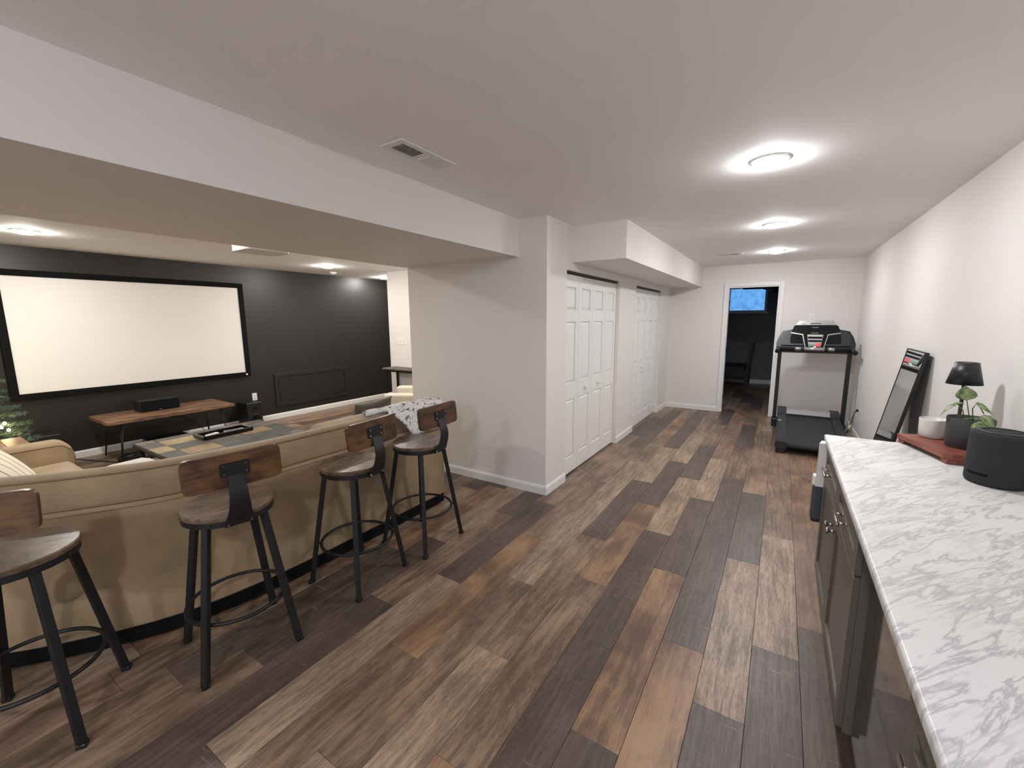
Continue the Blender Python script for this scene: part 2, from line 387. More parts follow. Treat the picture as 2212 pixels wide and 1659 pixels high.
# variegated pothos leaf
m, nt, b = nodes_of('leaf_green'); N, L = nt.nodes, nt.links
tc = N.new('ShaderNodeTexCoord'); nz = N.new('ShaderNodeTexNoise'); nz.inputs['Scale'].default_value = 38; nz.inputs['Detail'].default_value = 4; nz.inputs['Distortion'].default_value = .8
L.new(tc.outputs['Object'], nz.inputs['Vector']); r = N.new('ShaderNodeValToRGB')
r.color_ramp.elements[0].position = .38; r.color_ramp.elements[0].color = s2l((70, 104, 44))+(1,)
r.color_ramp.elements[1].position = .66; r.color_ramp.elements[1].color = s2l((160, 172, 122))+(1,)
L.new(nz.outputs['Fac'], r.inputs[0]); L.new(r.outputs[0], b.inputs['Base Color']); b.inputs['Roughness'].default_value = .45
# window glass (thin, obscured)
m, nt, b = nodes_of('window_glass'); N, L = nt.nodes, nt.links
b.inputs['Base Color'].default_value = (1, 1, 1, 1); b.inputs['Roughness'].default_value = .25; b.inputs['Transmission Weight'].default_value = 1.0; b.inputs['IOR'].default_value = 1.05
tc = N.new('ShaderNodeTexCoord'); nz = N.new('ShaderNodeTexNoise'); nz.inputs['Scale'].default_value = 9; nz.inputs['Detail'].default_value = 5; L.new(tc.outputs['Object'], nz.inputs['Vector'])
r = N.new('ShaderNodeValToRGB'); r.color_ramp.elements[0].position = .35; r.color_ramp.elements[0].color = (.62, .66, .72, 1); r.color_ramp.elements[1].position = .65; r.color_ramp.elements[1].color = (1, 1, 1, 1)
L.new(nz.outputs['Fac'], r.inputs[0]); L.new(r.outputs[0], b.inputs['Base Color'])

# ------------------------------------------------------------------ layout numbers (metres, camera above the origin)
XR, YB, ZC = 0.931, 7.894, 2.44
XCL, YP, XBL, ZCB = -1.709, 3.232, -6.899, 2.396
ZBM, XB1, XB2 = 2.125, -1.985, -3.352
XS, YS, ZS = -1.20, 3.746, 2.114
C1A, C1B, C2A, C2B, DC = 3.626, 5.142, 5.839, 7.264, 2.039
D1, D2, DD = -0.797, -0.073, 2.096
YF = -2.6; YFAR = 11.85; YW = 5.035; XWL = -5.73
WT = 0.12
# ------------------------------------------------------------------ structure
struct(B().box(XR, XR+WT, YF, YFAR+WT, 0, ZC+.1).obj('wall_right', 'paint_wall'), 'plain greige wall behind the marble counter', 'wall')
wb_ = B().box(XBL-WT, D1, YB, YB+WT, 0, ZC+.05).box(D2, XR, YB, YB+WT, 0, ZC+.05).box(D1, D2, YB, YB+WT, DD, ZC+.05)
struct(wb_.obj('wall_back', 'paint_wall'), 'greige end wall with the open doorway', 'wall')
wc = B()
for y0, y1 in ((YP, C1A), (C1B, C2A), (C2B, YB)): wc.box(XCL-WT, XCL, y0, y1, 0, ZC+.05)
for y0, y1 in ((C1A, C1B), (C2A, C2B)): wc.box(XCL-WT, XCL, y0, y1, DC, ZC+.05)
struct(wc.obj('wall_closet', 'paint_wall'), 'greige wall holding the two bifold closets', 'wall')
struct(B().box(XB2, XCL-WT, YP, YP+WT, 0, ZC+.05).obj('wall_pillar', 'paint_wall'), 'grey end wall of the closet block beside the stools', 'wall')
struct(B().box(XB2, XB2+WT, YP+WT, YW, 0, ZC).obj('wall_inner', 'paint_wall'), 'closet block wall facing the armchair', 'wall')
struct(B().box(XWL, XB2, YW, YW+WT, 0, ZCB).box(XWL, XWL+WT, YW+WT, YB, 0, ZCB).obj('wall_partition', 'paint_wall'), 'pale partition wall behind the console table', 'wall')
struct(B().box(XBL-WT, XBL, YF, YB, 0, ZCB).obj('wall_left', 'paint_dark'), 'charcoal accent wall behind the projection screen', 'wall')
struct(B().box(XBL-WT, XR, YF-WT, YF, 0, ZC).obj('wall_front', 'paint_wall'), 'greige wall behind the camera', 'wall')
struct(B().box(XB2, XR+WT, YF-WT, YB+WT, ZC, ZC+.1).box(XBL-WT, XB2, YF-WT, YB+WT, ZCB, ZCB+.1).obj('ceiling', 'paint_ceiling'), 'smooth painted ceiling', 'ceiling')
struct(B().box(XB2, XB1, YF, YP, ZBM, ZC).obj('ceiling_beam', 'paint_wall'), 'wide dropped beam between the two halves of the basement', 'beam')
struct(B().box(XCL, XS, YS, YB, ZS, ZC).obj('ceiling_soffit', 'paint_wall'), 'boxed duct soffit above the closet doors', 'soffit')
# far dark room
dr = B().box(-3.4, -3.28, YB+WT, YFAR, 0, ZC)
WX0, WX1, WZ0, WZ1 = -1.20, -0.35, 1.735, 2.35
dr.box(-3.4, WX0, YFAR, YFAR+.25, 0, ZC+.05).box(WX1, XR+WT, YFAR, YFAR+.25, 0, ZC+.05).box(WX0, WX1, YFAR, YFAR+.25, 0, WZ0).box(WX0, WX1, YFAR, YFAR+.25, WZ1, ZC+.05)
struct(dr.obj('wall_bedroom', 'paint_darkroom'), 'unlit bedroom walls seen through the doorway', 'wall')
struct(B().box(-3.4, XR+WT, YB+WT, YFAR+.25, ZC, ZC+.1).obj('ceiling_bedroom', 'paint_ceiling'), 'unlit bedroom ceiling', 'ceiling')
struct(B().box(-3.28, XR, YFAR-.014, YFAR-.001, 0, .1).obj('baseboard_bedroom', 'trim_white'), 'white baseboard in the unlit bedroom', 'baseboard')
# window in the far room
wn = thing('window_1', 'small high basement window glowing blue in the dark bedroom', 'window', (0, 0, 0), kind='structure')
fr_ = B()
for a in ((WX0, WX0+.05, WZ0, WZ1), (WX1-.05, WX1, WZ0, WZ1), (WX0+.05, WX1-.05, WZ0, WZ0+.045), (WX0+.05, WX1-.05, WZ1-.045, WZ1)):
    fr_.box(a[0], a[1], YFAR+.10, YFAR+.16, a[2], a[3])
fr_.obj('window_frame', 'window_frame', wn)
B().box(WX0+.05, WX1-.05, YFAR+.125, YFAR+.131, WZ0+.045, WZ1-.045).obj('pane', 'window_glass', wn)
B().box(WX0-.04, WX1+.04, YFAR-.03, YFAR+.10, WZ0-.03, WZ0).obj('sill', 'window_frame', wn)
# doorway casing
d3 = thing('door_3', 'white cased open doorway into the dark bedroom', 'doorway', (0, 0, 0), kind='structure')
CW = .06
for nm, a in (('casing', (D1-CW, D1, 0, DD+CW)), ('casing', (D2, D2+CW, 0, DD+CW)), ('casing', (D1, D2, DD, DD+CW))):
    B().box(a[0], a[1], YB-.018, YB, a[2], a[3], .004).obj(nm, 'trim_white', d3)
B().box(D1, D1+.018, YB-.004, YB+WT+.004, 0, DD).obj('jamb', 'trim_white', d3)
B().box(D2-.018, D2, YB-.004, YB+WT+.004, 0, DD).obj('jamb', 'trim_white', d3)
B().box(D1+.018, D2-.018, YB-.004, YB+WT+.004, DD-.018, DD).obj('head_jamb', 'trim_white', d3)
for z in (.25, 1.05, 1.85): B().box(D1+.018, D1+.024, YB+.07, YB+.115, z-.045, z+.045).obj('hinge', 'hinge', d3)
# baseboards (stepped profile)
BBP = [(0, 0), (.013, 0), (.013, .066), (.009, .074), (.006, .082), (0, .085)]
def baseboard(nm, path, label):
    struct(B().sweep(path, BBP).obj(nm, 'trim_white'), label, 'baseboard')
e = .001
baseboard('baseboard_pillar', [(XCL-.0, YP-e)[::1], (XB2, YP-e)][::-1] and [(XCL+.013, YP-e), (XB2, YP-e)], 'white baseboard along the closet block end wall')
baseboard('baseboard_closet_1', [(XCL+e, C1A), (XCL+e, YP-.013)], 'short white baseboard between block corner and first closet')
baseboard('baseboard_closet_2', [(XCL+e, C2A), (XCL+e, C1B)], 'short white baseboard between the two closets')
baseboard('baseboard_closet_3', [(XCL+e, YB), (XCL+e, C2B)], 'short white baseboard beyond the second closet')
baseboard('baseboard_back_1', [(D1-CW, YB-e), (XCL+.013, YB-e)], 'white baseboard left of the doorway')
baseboard('baseboard_back_2', [(XR, YB-e), (D2+CW, YB-e)], 'white baseboard behind the treadmill')
baseboard('baseboard_right', [(XR-e, 3.0), (XR-e, YB)], 'white baseboard along the counter side wall')
baseboard('baseboard_left', [(XBL+e, YB), (XBL+e, YF)], 'white baseboard along the charcoal wall')
baseboard('baseboard_partition', [(XB2, YW-e), (XWL, YW-e)], 'white baseboard below the partition wall')

# ------------------------------------------------------------------ floor: individual vinyl planks
PW, PL, PX0 = 0.1905, 1.2775, -0.007
floor = struct(B().box(XBL-WT, XR+WT, YF-WT, YFAR+.25, -.06, -.0062).obj('floor', 'subfloor'), 'dark brown mixed-tone wood plank floor', 'floor')
KNOWN = {  # column : (a joint y, {k: tone}) tone of the board that starts k lengths after the joint
 -12: (.591, {0: 'D', -1: 'M'}), -11: (.837, {1: 'L', 0: 'D', -1: 'M'}), -10: (1.445, {1: 'D', 0: 'M', -1: 'D', 2: 'M'}),
 -9: (.525, {0: 'L', 1: 'D', -1: 'D', 2: 'M', 3: 'R'}), -8: (1.245, {0: 'O', 1: 'M', 2: 'M', 3: 'D', 4: 'D', -1: 'M'}), -7: (2.015, {0: 'L', 1: 'L', 2: 'M', 3: 'O', -1: 'M', -2: 'L'}),
 -6: (2.745, {0: 'D', 1: 'L', 2: 'D', 3: 'D', -1: 'M', -2: 'L'}), -5: (3.521, {0: 'D', 1: 'L', -1: 'O', -2: 'M', 2: 'M', -3: 'O'}), -4: (1.785, {0: 'D', 1: 'L', 2: 'D', 3: 'M', -1: 'D'}),
 -3: (2.595, {0: 'D', 1: 'L', -1: 'O', -2: 'D', 2: 'R'}), -2: (1.995, {0: 'D', 1: 'D', 2: 'M', -1: 'O', 3: 'D'}), -1: (1.697, {0: 'L', 1: 'D', 2: 'R', -1: 'D', 3: 'M'}),
 0: (2.182, {0: 'L', 1: 'M', -1: 'D', 2: 'R'}), 1: (2.453, {0: 'R', 1: 'O', -1: 'D', 2: 'R'})}
TONE = {'D': 'plank_dark', 'L': 'plank_light', 'M': 'plank_mid', 'O': 'plank_orange', 'R': 'plank_red'}
def proj(p):
    d = Vector(p)-Vector((0, 0, CAMH)); z = d.dot(cf)
    return None if z < .05 else (1106+FPX*d.dot(cr)/z, 829.5-FPX*d.dot(cu)/z, z)
planks = []
c0 = math.floor((XBL-PX0)/PW); c1 = math.floor((XR-PX0)/PW)
rng = random.Random(3)
for c in range(c0, c1+1):
    x0, x1 = PX0+c*PW, PX0+(c+1)*PW
    if c in KNOWN: y0, tones = KNOWN[c]
    else: y0, tones = rng.uniform(0, PL), {}
    k = math.floor((YF-y0)/PL)
    last = None
    while y0+k*PL < YFAR:
        ya, yb = y0+k*PL, y0+(k+1)*PL
        t = tones.get(k)
        if t is None:
            t = rng.choice('DDLMMOR' if last != 'D' else 'LLMMOR')
        last = t
        xa, xb = max(x0, XBL), min(x1, XR); ya2, yb2 = max(ya, YF), min(yb, YFAR)
        k += 1
        if xb-xa < .01 or yb2-ya2 < .02: continue
        # projected size, clipped to the frame, zero where walls hide it
        q = [proj((xx, yy, 0)) for xx, yy in ((xa, ya2), (xb, ya2), (xb, yb2), (xa, yb2))]
        area = 0
        if all(v is not None for v in q):
            cl_ = [(min(max(v[0], 0), 2212), min(max(v[1], 0), 1659)) for v in q]
            area = abs(sum(cl_[i][0]*cl_[(i+1) % 4][1]-cl_[(i+1) % 4][0]*cl_[i][1] for i in range(4)))/2
        elif any(v is not None and 0 < v[0] < 2212 and v[1] < 1900 for v in q): area = 9000
        mx_, my_ = (xa+xb)/2, (ya2+yb2)/2
        if XB2 < mx_ < XCL-.2 and my_ > YP+.2: area = 0
        if mx_ < XB2 and my_ > YW+.3 and mx_ > XWL: area = 0
        if my_ > YB+.3 and (mx_ < -1.4): area = 0
        if mx_ < XBL+2.6 and False: area = 0
        if mx_ > .45 and my_ < 3.0: area = 0
        planks.append((area, xa, xb, ya2, yb2, t, abs((xb-xa)-PW) < 1e-4 and abs((yb2-ya2)-PL) < 1e-4))
planks.sort(key=lambda a: -a[0])
def plank_bm(b_, xa, xb, ya, yb):
    g, h = .0006, .0016
    o = [(xa+g, ya+g), (xb-g, ya+g), (xb-g, yb-g), (xa+g, yb-g)]; i_ = [(xa+h, ya+h), (xb-h, ya+h), (xb-h, yb-h), (xa+h, yb-h)]
    lo = [b_.bm.verts.new((x, y, -.006)) for x, y in o]; mi = [b_.bm.verts.new((x, y, -.0012)) for x, y in o]; hi = [b_.bm.verts.new((x, y, 0)) for x, y in i_]
    for q in range(4):
        r = (q+1) % 4; b_.bm.faces.new((lo[q], lo[r], mi[r], mi[q])); b_.bm.faces.new((mi[q], mi[r], hi[r], hi[q]))
    b_.bm.faces.new(hi); b_.bm.faces.new(lo[::-1])
proto = {}
rest = {}
for n_, (area, xa, xb, ya, yb, t, full) in enumerate(planks):
    if n_ < 298 and area > 0:
        cx, cy = (xa+xb)/2, (ya+yb)/2
        if full and t in proto:
            o = bpy.data.objects.new('plank', proto[t]); COL.objects.link(o)
        else:
            b_ = B(); plank_bm(b_, xa-cx, xb-cx, ya-cy, yb-cy); o = b_.obj('plank', TONE[t])
            if full: proto[t] = o.data
        o.location = (cx, cy, 0); o.parent = floor
    else:
        rest.setdefault(t, B()); plank_bm(rest[t], xa, xb, ya, yb)
rb = B(); me_rest = bpy.data.meshes.new('far_planks')
mi_ = {}
for t, b_ in rest.items():
    for f in b_.bm.faces: pass
# join the hidden and far boards into one part with the five board materials
alls = bmesh.new(); slots = []
for t, b_ in rest.items():
    tmp = bpy.data.meshes.new('t'); b_.bm.to_mesh(tmp); b_.bm.free()
    n0 = len(alls.faces); alls.from_mesh(tmp); alls.faces.ensure_lookup_table()
    for f in alls.faces[n0:]: f.material_index = len(slots)
    slots.append(TONE[t]); bpy.data.meshes.remove(tmp)
bmesh.ops.recalc_face_normals(alls, faces=alls.faces); alls.to_mesh(me_rest); alls.free()
for s_ in slots: me_rest.materials.append(MATS[s_])
o = bpy.data.objects.new('far_planks', me_rest); COL.objects.link(o); o.parent = floor; o['kind'] = 'stuff'

# ------------------------------------------------------------------ bifold closets
def bifold(nm, ya, yb, label):
    root = thing(nm, label, 'closet door', (XCL-.045, ya, 0), kind='structure')
    tot = yb-ya; gap = .004; wL = (tot-.012-3*gap)/4; th = .034; H0, H1 = .012, DC-.028
    B().box(-.025, .012, .0, tot, DC-.024, DC-.002).obj('track', 'track_dark', root)
    for i in range(4):
        y0 = .006+i*(wL+gap)
        lf = B(); st = .062
        rows = [(.175, .785), (.95, 1.56), (1.675, 1.895)]
        lf.box(-th, 0, y0, y0+st, H0, H1).box(-th, 0, y0+wL-st, y0+wL, H0, H1)
        zz = [H0]+[v for r in rows for v in r]+[H1]
        for a in range(0, len(zz), 2): lf.box(-th, 0, y0+st, y0+wL-st, zz[a], zz[a+1])
        lf.box(-th+.004, -.016, y0+st, y0+wL-st, rows[0][0], rows[-1][1])
        lo = lf.obj('leaf', 'door_white', root)
        for (za, zb) in rows:
            ys_, ye_ = y0+st+.003, y0+wL-st-.003; za += .003; zb -= .003; ins = .028
            r = B(); P = lambda x, a, c, bb, d: [(x, a, bb), (x, c, bb), (x, c, d), (x, a, d)]
            lo_ = [r.bm.verts.new(p) for p in P(-.0155, ys_, ye_, za, zb)]; hi_ = [r.bm.verts.new(p) for p in P(-.002, ys_+ins, ye_-ins, za+ins, zb-ins)]
            for q in range(4): s_ = (q+1) % 4; r.bm.faces.new((lo_[q], lo_[s_], hi_[s_], hi_[q]))
            r.bm.faces.new(hi_)
            r.obj('raised_panel', 'door_white', lo)
        if i in (1, 2):
            ky = y0+wL/2
            k = B(); k.lathe([(0, 0), (.009, 0), (.007, .014), (.017, .022), (.019, .03), (.014, .037), (0, .039)], 16)
            bmesh.ops.transform(k.bm, matrix=T(0, ky, .868) @ Matrix.Rotation(math.pi/2, 4, 'Y'), verts=k.bm.verts)
            k.obj('knob', 'white_plastic', lo, True)
    return root
bifold('door_1', C1A, C1B, 'white panelled bifold closet doors next to the block corner')
bifold('door_2', C2A, C2B, 'white panelled bifold closet doors nearer the dark doorway')
struct(B().box(XCL-.7, XCL-.68, YP+WT, YB, 0, ZC).obj('wall_closet_rear', 'paint_wall'), 'rear wall inside the closets', 'wall')

# ------------------------------------------------------------------ recessed LED lights
def led(x, y, z, label, group, rad=.078, lens='led_lens'):
    t = thing('recessed_light', label, 'ceiling light', (x, y, z), group=group)
    B().lathe([(rad, -.001), (rad+.02, -.001), (rad+.02, -.005), (rad+.004, -.009), (rad, -.008)], 40, closed=True).obj('trim_ring', 'white_plastic', t, True)
    B().lathe([(rad, -.006), (rad*.97, -.016), (rad*.85, -.024), (rad*.5, -.030), (0, -.032)], 32).obj('lens', lens, t, True)
G1 = 'recessed lights along the hall ceiling'
led(-.125, 2.83, ZC, 'round recessed LED in the hall ceiling over the counter end', G1)
led(-.129, 4.71, ZC, 'round recessed LED in the hall ceiling opposite the first closet', G1)
led(-.134, 6.56, ZC, 'round recessed LED in the hall ceiling before the treadmill', G1)
led(-.125, -1.1, ZC, 'round recessed LED in the hall ceiling behind the camera', G1, lens='led_lens_neutral')
led(-1.15, -2.2, ZC, 'round recessed LED behind the camera towards the beam', G1, lens='led_lens_neutral')

G2 = 'recessed lights in the theatre ceiling'
led(-5.75, .96, ZCB, 'round recessed LED in front of the screen\'s tree side', G2, lens='led_lens_theatre')
led(-5.81, 3.98, ZCB, 'round recessed LED in front of the access panel', G2, lens='led_lens_theatre')
led(-6.44, 5.60, ZCB, 'round recessed LED in the passage at the end of the charcoal wall', G2, lens='led_lens_theatre')
led(-4.10, .96, ZCB, 'round recessed LED over the sectional corner', G2, lens='led_lens_theatre')
led(-4.10, 3.98, ZCB, 'round recessed LED over the armchair', G2, lens='led_lens_theatre')
# ceiling registers
def register(loc, rz, L_, W_, label, z):
    t = thing('ceiling_register', label, 'air vent', (loc[0], loc[1], z), rz)
    f = B(); a, c = L_/2, W_/2; i_, j_ = a-.045, c-.035
    for q in ((-a, a, -c, -j_), (-a, a, j_, c), (-a, -i_, -j_, j_), (i_, a, -j_, j_), (-.012, .012, -j_, j_)): f.box(*q, -.008, -.001, .002)
    f.obj('frame', 'vent_white', t)
    B().box(-i_, i_, -j_, j_, -.002, -.0008).obj('duct', 'vent_dark', t)
    for s_, tilt in ((-1, -38), (1, 55)):
        l = B(); n = 10; x0, x1 = (-i_, -.012) if s_ < 0 else (.012, i_)
        for k in range(n):
            xc = x0+(x1-x0)*(k+.5)/n
            l.box(-.008, .008, -j_, j_, -.0007, .0007, M=T(xc, 0, -.0075) @ Matrix.Rotation(math.radians(tilt), 4, 'Y'))
        l.obj('louvers', 'vent_white', t)
register((-1.665, 1.727), math.pi/2, .40, .155, 'white louvred register in the ceiling beside the beam', ZC)
register((-.665, 6.515), 0, .30, .15, 'small white register in the ceiling near the doorway', ZC)
# smoke detector
t = thing('smoke_detector', 'small white smoke detector on the theatre ceiling by the charcoal wall', 'smoke detector', (-6.45, 4.52, ZCB))
B().lathe([(0, -.034), (.03, -.034), (.05, -.026), (.058, -.008), (.058, -.0005), (0, -.0005)], 28).obj('housing', 'white_plastic', t, True)
B().lathe([(.012, -.036), (.02, -.036), (.02, -.033), (.012, -.033)], 20, closed=True).obj('vent_ring', 'vent_white', t)
# projector
t = thing('projector', 'white projector hanging below the theatre ceiling behind the beam', 'projector', (-3.98, 2.08, ZCB))
B().prism(rrect(.30, .38, .05), -.205, -.085).obj('body', 'white_plastic', t)
B().cyl((0, 0, -.086), (0, 0, -.012), .018).cyl((0, 0, -.012), (0, 0, -.0005), .06, seg=24).obj('ceiling_mount', 'white_plastic', t, 'auto')
B().cyl((-.149, -.08, -.145), (-.168, -.08, -.145), .04, seg=24).obj('lens', 'black_gloss', t, 'auto')
for k in range(5): B().box(-.10+.04*k, -.085+.04*k, .1895, .1915, -.18, -.11).obj('vent_slot', 'vent_dark', t)

# ------------------------------------------------------------------ charcoal wall: screen, access panel, outlets
t = thing('projection_screen', 'large white projection screen in a black velvet frame', 'projection screen', (XBL, 2.045, 0))
y0, y1, z0, z1 = -1.21, 1.21, .755, 2.142; fw = .066
def bx(a): return B().box(.012, .052, *a, .004)
bx((y0, y1, z1-fw, z1)).obj('frame_bar', 'black_matte', t); bx((y0, y1, z0, z0+fw)).obj('frame_bar', 'black_matte', t)
bx((y0, y0+fw, z0+fw, z1-fw)).obj('frame_bar', 'black_matte', t); bx((y1-fw, y1, z0+fw, z1-fw)).obj('frame_bar', 'black_matte', t)
B().box(.030, .034, y0+fw-.01, y1-fw+.01, z0+fw-.01, z1-fw+.01).obj('fabric', 'screen_white', t)
for yy in (-1.0, 1.0): B().box(.0, .03, yy-.05, yy+.05, z1-.05, z1-.02).obj('wall_bracket', 'black_metal', t)
B().box(.052, .0535, y1-.075, y1-.05, z0+.022, z0+.044).obj('maker_badge', 'white_plastic', t)
t = thing('access_panel', 'charcoal painted access hatch with moulded frame low on the charcoal wall', 'access panel', (XBL+.002, 4.30, 0))
y0, y1, z0, z1 = -.685, .685, .188, .746; fw = .068
for a in ((y0, y1, z1-fw, z1), (y0, y1, z0, z0+fw), (y0, y0+fw, z0+fw, z1-fw), (y1-fw, y1, z0+fw, z1-fw)):
    B().box(.0, .018, *a, .006, 2).obj('moulding', 'paint_dark', t)
B().box(.0, .010, y0+fw+.006, y1-fw-.006, z0+fw+.006, z1-fw-.006).obj('hatch', 'paint_dark', t)
for yy in (-.41, .43): B().cyl((.010, yy, .622), (.022, yy, .622), .013, seg=16).obj('latch', 'black_metal', t, 'auto')
for yy in (-.41, .43): B().box(.010, .016, yy-.05, yy+.05, z0+fw+.008, z0+fw+.022).obj('hinge', 'black_metal', t)
def outlet(nm, loc, rz, label, cat='outlet', gang=1, kind='duplex'):
    """plate lies in local yz, facing +x"""
    t = thing(nm, label, cat, loc, rz); wv_ = .072*gang-.0*(gang-1)
    B().box(0, .006, -wv_/2, wv_/2, -.058, .058, .003).obj('cover_plate', 'white_plastic', t)
    for g in range(gang):
        yy = -wv_/2+.036+.072*g if gang > 1 else 0
        if kind == 'switch':
            B().box(.006, .008, yy-.006, yy+.006, -.014, .014).obj('slot', 'label_cream', t)
            B().box(.006, .017, yy-.004, yy+.004, -.002, .010, .001).obj('toggle', 'white_plastic', t)
        else:
            for zz in (-.022, .022):
                s_ = B().box(.006, .0085, yy-.016, yy+.016, zz-.015, zz+.015, .002).obj('socket', 'white_plastic', t)
                B().box(.0085, .009, yy-.008, yy-.005, zz-.004, zz+.008).box(.0085, .009, yy+.005, yy+.008, zz-.004, zz+.008).obj('socket_slots', 'vent_dark', s_)
    return t
outlet('wall_outlet', (XBL, 3.295, .417), 0, 'white outlet on the charcoal wall above the floor speaker')
outlet('wall_outlet', (.369, YB, 1.59), -math.pi/2, 'white outlet on the end wall above the treadmill')
outlet('wall_outlet', (XR, 6.95, .405), math.pi, 'white outlet low on the side wall beside the treadmill')
outlet('light_switch', (-5.455, YW, 1.237), -math.pi/2, 'white three-gang light switch plate on the partition wall', 'light switch', 3, 'switch')

# ------------------------------------------------------------------ bar stools
def make_stool():
    t = thing('bar_stool', '', 'bar stool')
    for sx in (1, -1):
        for sy in (1, -1):
            p0 = Vector((sx*.196, sy*.196, 0)); p1 = Vector((sx*.112, sy*.112, .695)); d = (p1-p0).normalized()
            q = d.to_track_quat('Z', 'X').to_matrix().to_4x4()
            lg = B().box(-.014, .014, -.014, .014, .012, (p1-p0).length, .002, M=T(*p0) @ Matrix.Rotation(-sx*0.0, 4, 'Z') @ q).obj('leg', 'black_metal', t)
            B().box(-.0155, .0155, -.0155, .0155, 0, .018, .002, M=T(*p0)).obj('foot_cap', 'black_plastic', lg)
    ring = B()
    R_ = .208; ring.tube([(R_*math.cos(a*math.pi/24), R_*math.sin(a*math.pi/24), .25) for a in range(48)], .0085, 8, True)
    for sx in (1, -1):
        for sy in (1, -1):
            h = .196-.084*.25/.695; ring.cyl((sx*R_*.7071, sy*R_*.7071, .25), (sx*h, sy*h, .25), .007, seg=8)
    ring.obj('foot_ring', 'black_metal', t, True)
    rg = B().lathe([(.160, .690), (.186, .690), (.186, .718), (.160, .718)], 48, closed=True).obj('seat_ring', 'black_metal', t, 'auto')
    for k in range(16):
        a = 2*math.pi*(k+.5)/16; c_, s_ = math.cos(a), math.sin(a)
        B().cyl((.185*c_, .185*s_, .704), (.190*c_, .190*s_, .704), .0055, .004, 8).obj('bolt', 'hinge', rg)
    B().lathe([(0, .7175), (.188, .7175), (.190, .722), (.190, .736), (.186, .741), (0, .741)], 48).obj('seat', 'stool_seat', t, 'auto')
    # curved flat steel strap from seat ring to the back
    kp = [(.187, .690, .115), (.193, .715, .110), (.212, .755, .092), (.226, .80, .080), (.226, .845, .072), (.214, .885, .066), (.200, .925, .062), (.195, .965, .062)]
    SPR, wid = [], []
    for i in range(len(kp)-1):
        P4 = [Vector(kp[max(0, min(len(kp)-1, i+d))]) for d in (-1, 0, 1, 2)]
        for q in range(4):
            t_ = q/4; v_ = .5*(2*P4[1]+(P4[2]-P4[0])*t_+(2*P4[0]-5*P4[1]+4*P4[2]-P4[3])*t_*t_+(3*P4[1]-P4[0]-3*P4[2]+P4[3])*t_**3)
            SPR.append((v_.x, v_.y)); wid.append(v_.z)
    SPR.append(kp[-1][:2]); wid.append(kp[-1][2]); prof = SPR
    
    st = B(); rows = []
    for (x, z), w_ in zip(prof, wid):
        rows.append([st.bm.verts.new((x-.0025, -w_/2, z)), st.bm.verts.new((x-.0025, w_/2, z)), st.bm.verts.new((x+.0025, w_/2, z)), st.bm.verts.new((x+.0025, -w_/2, z))])
    for a, c in zip(rows, rows[1:]):
        for q in range(4): r = (q+1) % 4; st.bm.faces.new((a[q], a[r], c[r], c[q]))
    st.bm.faces.new(rows[0]); st.bm.faces.new(rows[-1][::-1])
    so = st.obj('back_strap', 'black_metal', t, 'auto')
    for sy in (-1, 1): B().cyl((.193, sy*.045, .70), (.199, sy*.045, .70), .007, .005, 8).obj('bolt', 'nickel', so)
    # wooden back board, gently curved, rounded corners
    bb = B(); W_, H_ = .378, .148; poly = rrect(W_, H_, .026, 5)
    nseg = 12
    def bend(y): return .178-.30*y*y
    # build as strips along y so that it bends
    cols = []
    ys = [-W_/2+W_*i/nseg for i in range(nseg+1)]
    ys = sorted(set(ys+[-W_/2+.004, -W_/2+.012, W_/2-.004, W_/2-.012]))
    for y in ys:
        ed = W_/2-abs(y); h = H_/2-(0 if ed >= .026 else .026-math.sqrt(max(0, .026**2-(.026-ed)**2)))
        x = bend(y); lean = .10
        cols.append([bb.bm.verts.new((x-lean*-h+0, y, .945-h)), bb.bm.verts.new((x+.018-lean*-h, y, .945-h)), bb.bm.verts.new((x+.018-lean*h, y, .945+h)), bb.bm.verts.new((x-lean*h, y, .945+h))])
    for a, c in zip(cols, cols[1:]):
        for q in range(4): r = (q+1) % 4; bb.bm.faces.new((a[q], a[r], c[r], c[q]))
    bb.bm.faces.new(cols[0]); bb.bm.faces.new(cols[-1][::-1])
    bo = bb.obj('backrest', 'stool_wood', t, 'auto')
    pl = B().prism(rrect(.112, .062, .008), .1965, .2025, 'X', M=T(0, 0, .950)).obj('mounting_plate', 'black_metal', t)
    for sy in (-1, 1):
        for sz in (-1, 1): B().cyl((.2025, sy*.042, .950+sz*.018), (.2065, sy*.042, .950+sz*.018), .0055, .004, 8).obj('rivet', 'nickel', pl)
    return t
stool = make_stool()
SP = [((-2.38, .217), -33.5, 'wooden bar stool turned at an angle behind the curved corner of the sectional'),
      ((-2.16, .866), -11, 'wooden bar stool at the sofa back in front of the tiled coffee table'),
      ((-2.135, 1.543), 6, 'wooden bar stool between the coffee table stool and the one by the floral throw'),
      ((-2.108, 2.08), 2, 'wooden bar stool beside the floral throw at the end of the sofa')]
for i, ((x, y), a, lab) in enumerate(SP):
    s_ = stool if i == 0 else copy_tree(stool)
    s_.location = (x, y, 0); s_.rotation_euler = (0, 0, math.radians(a)); s_['label'] = lab; s_['group'] = 'bar stools behind the sofa'

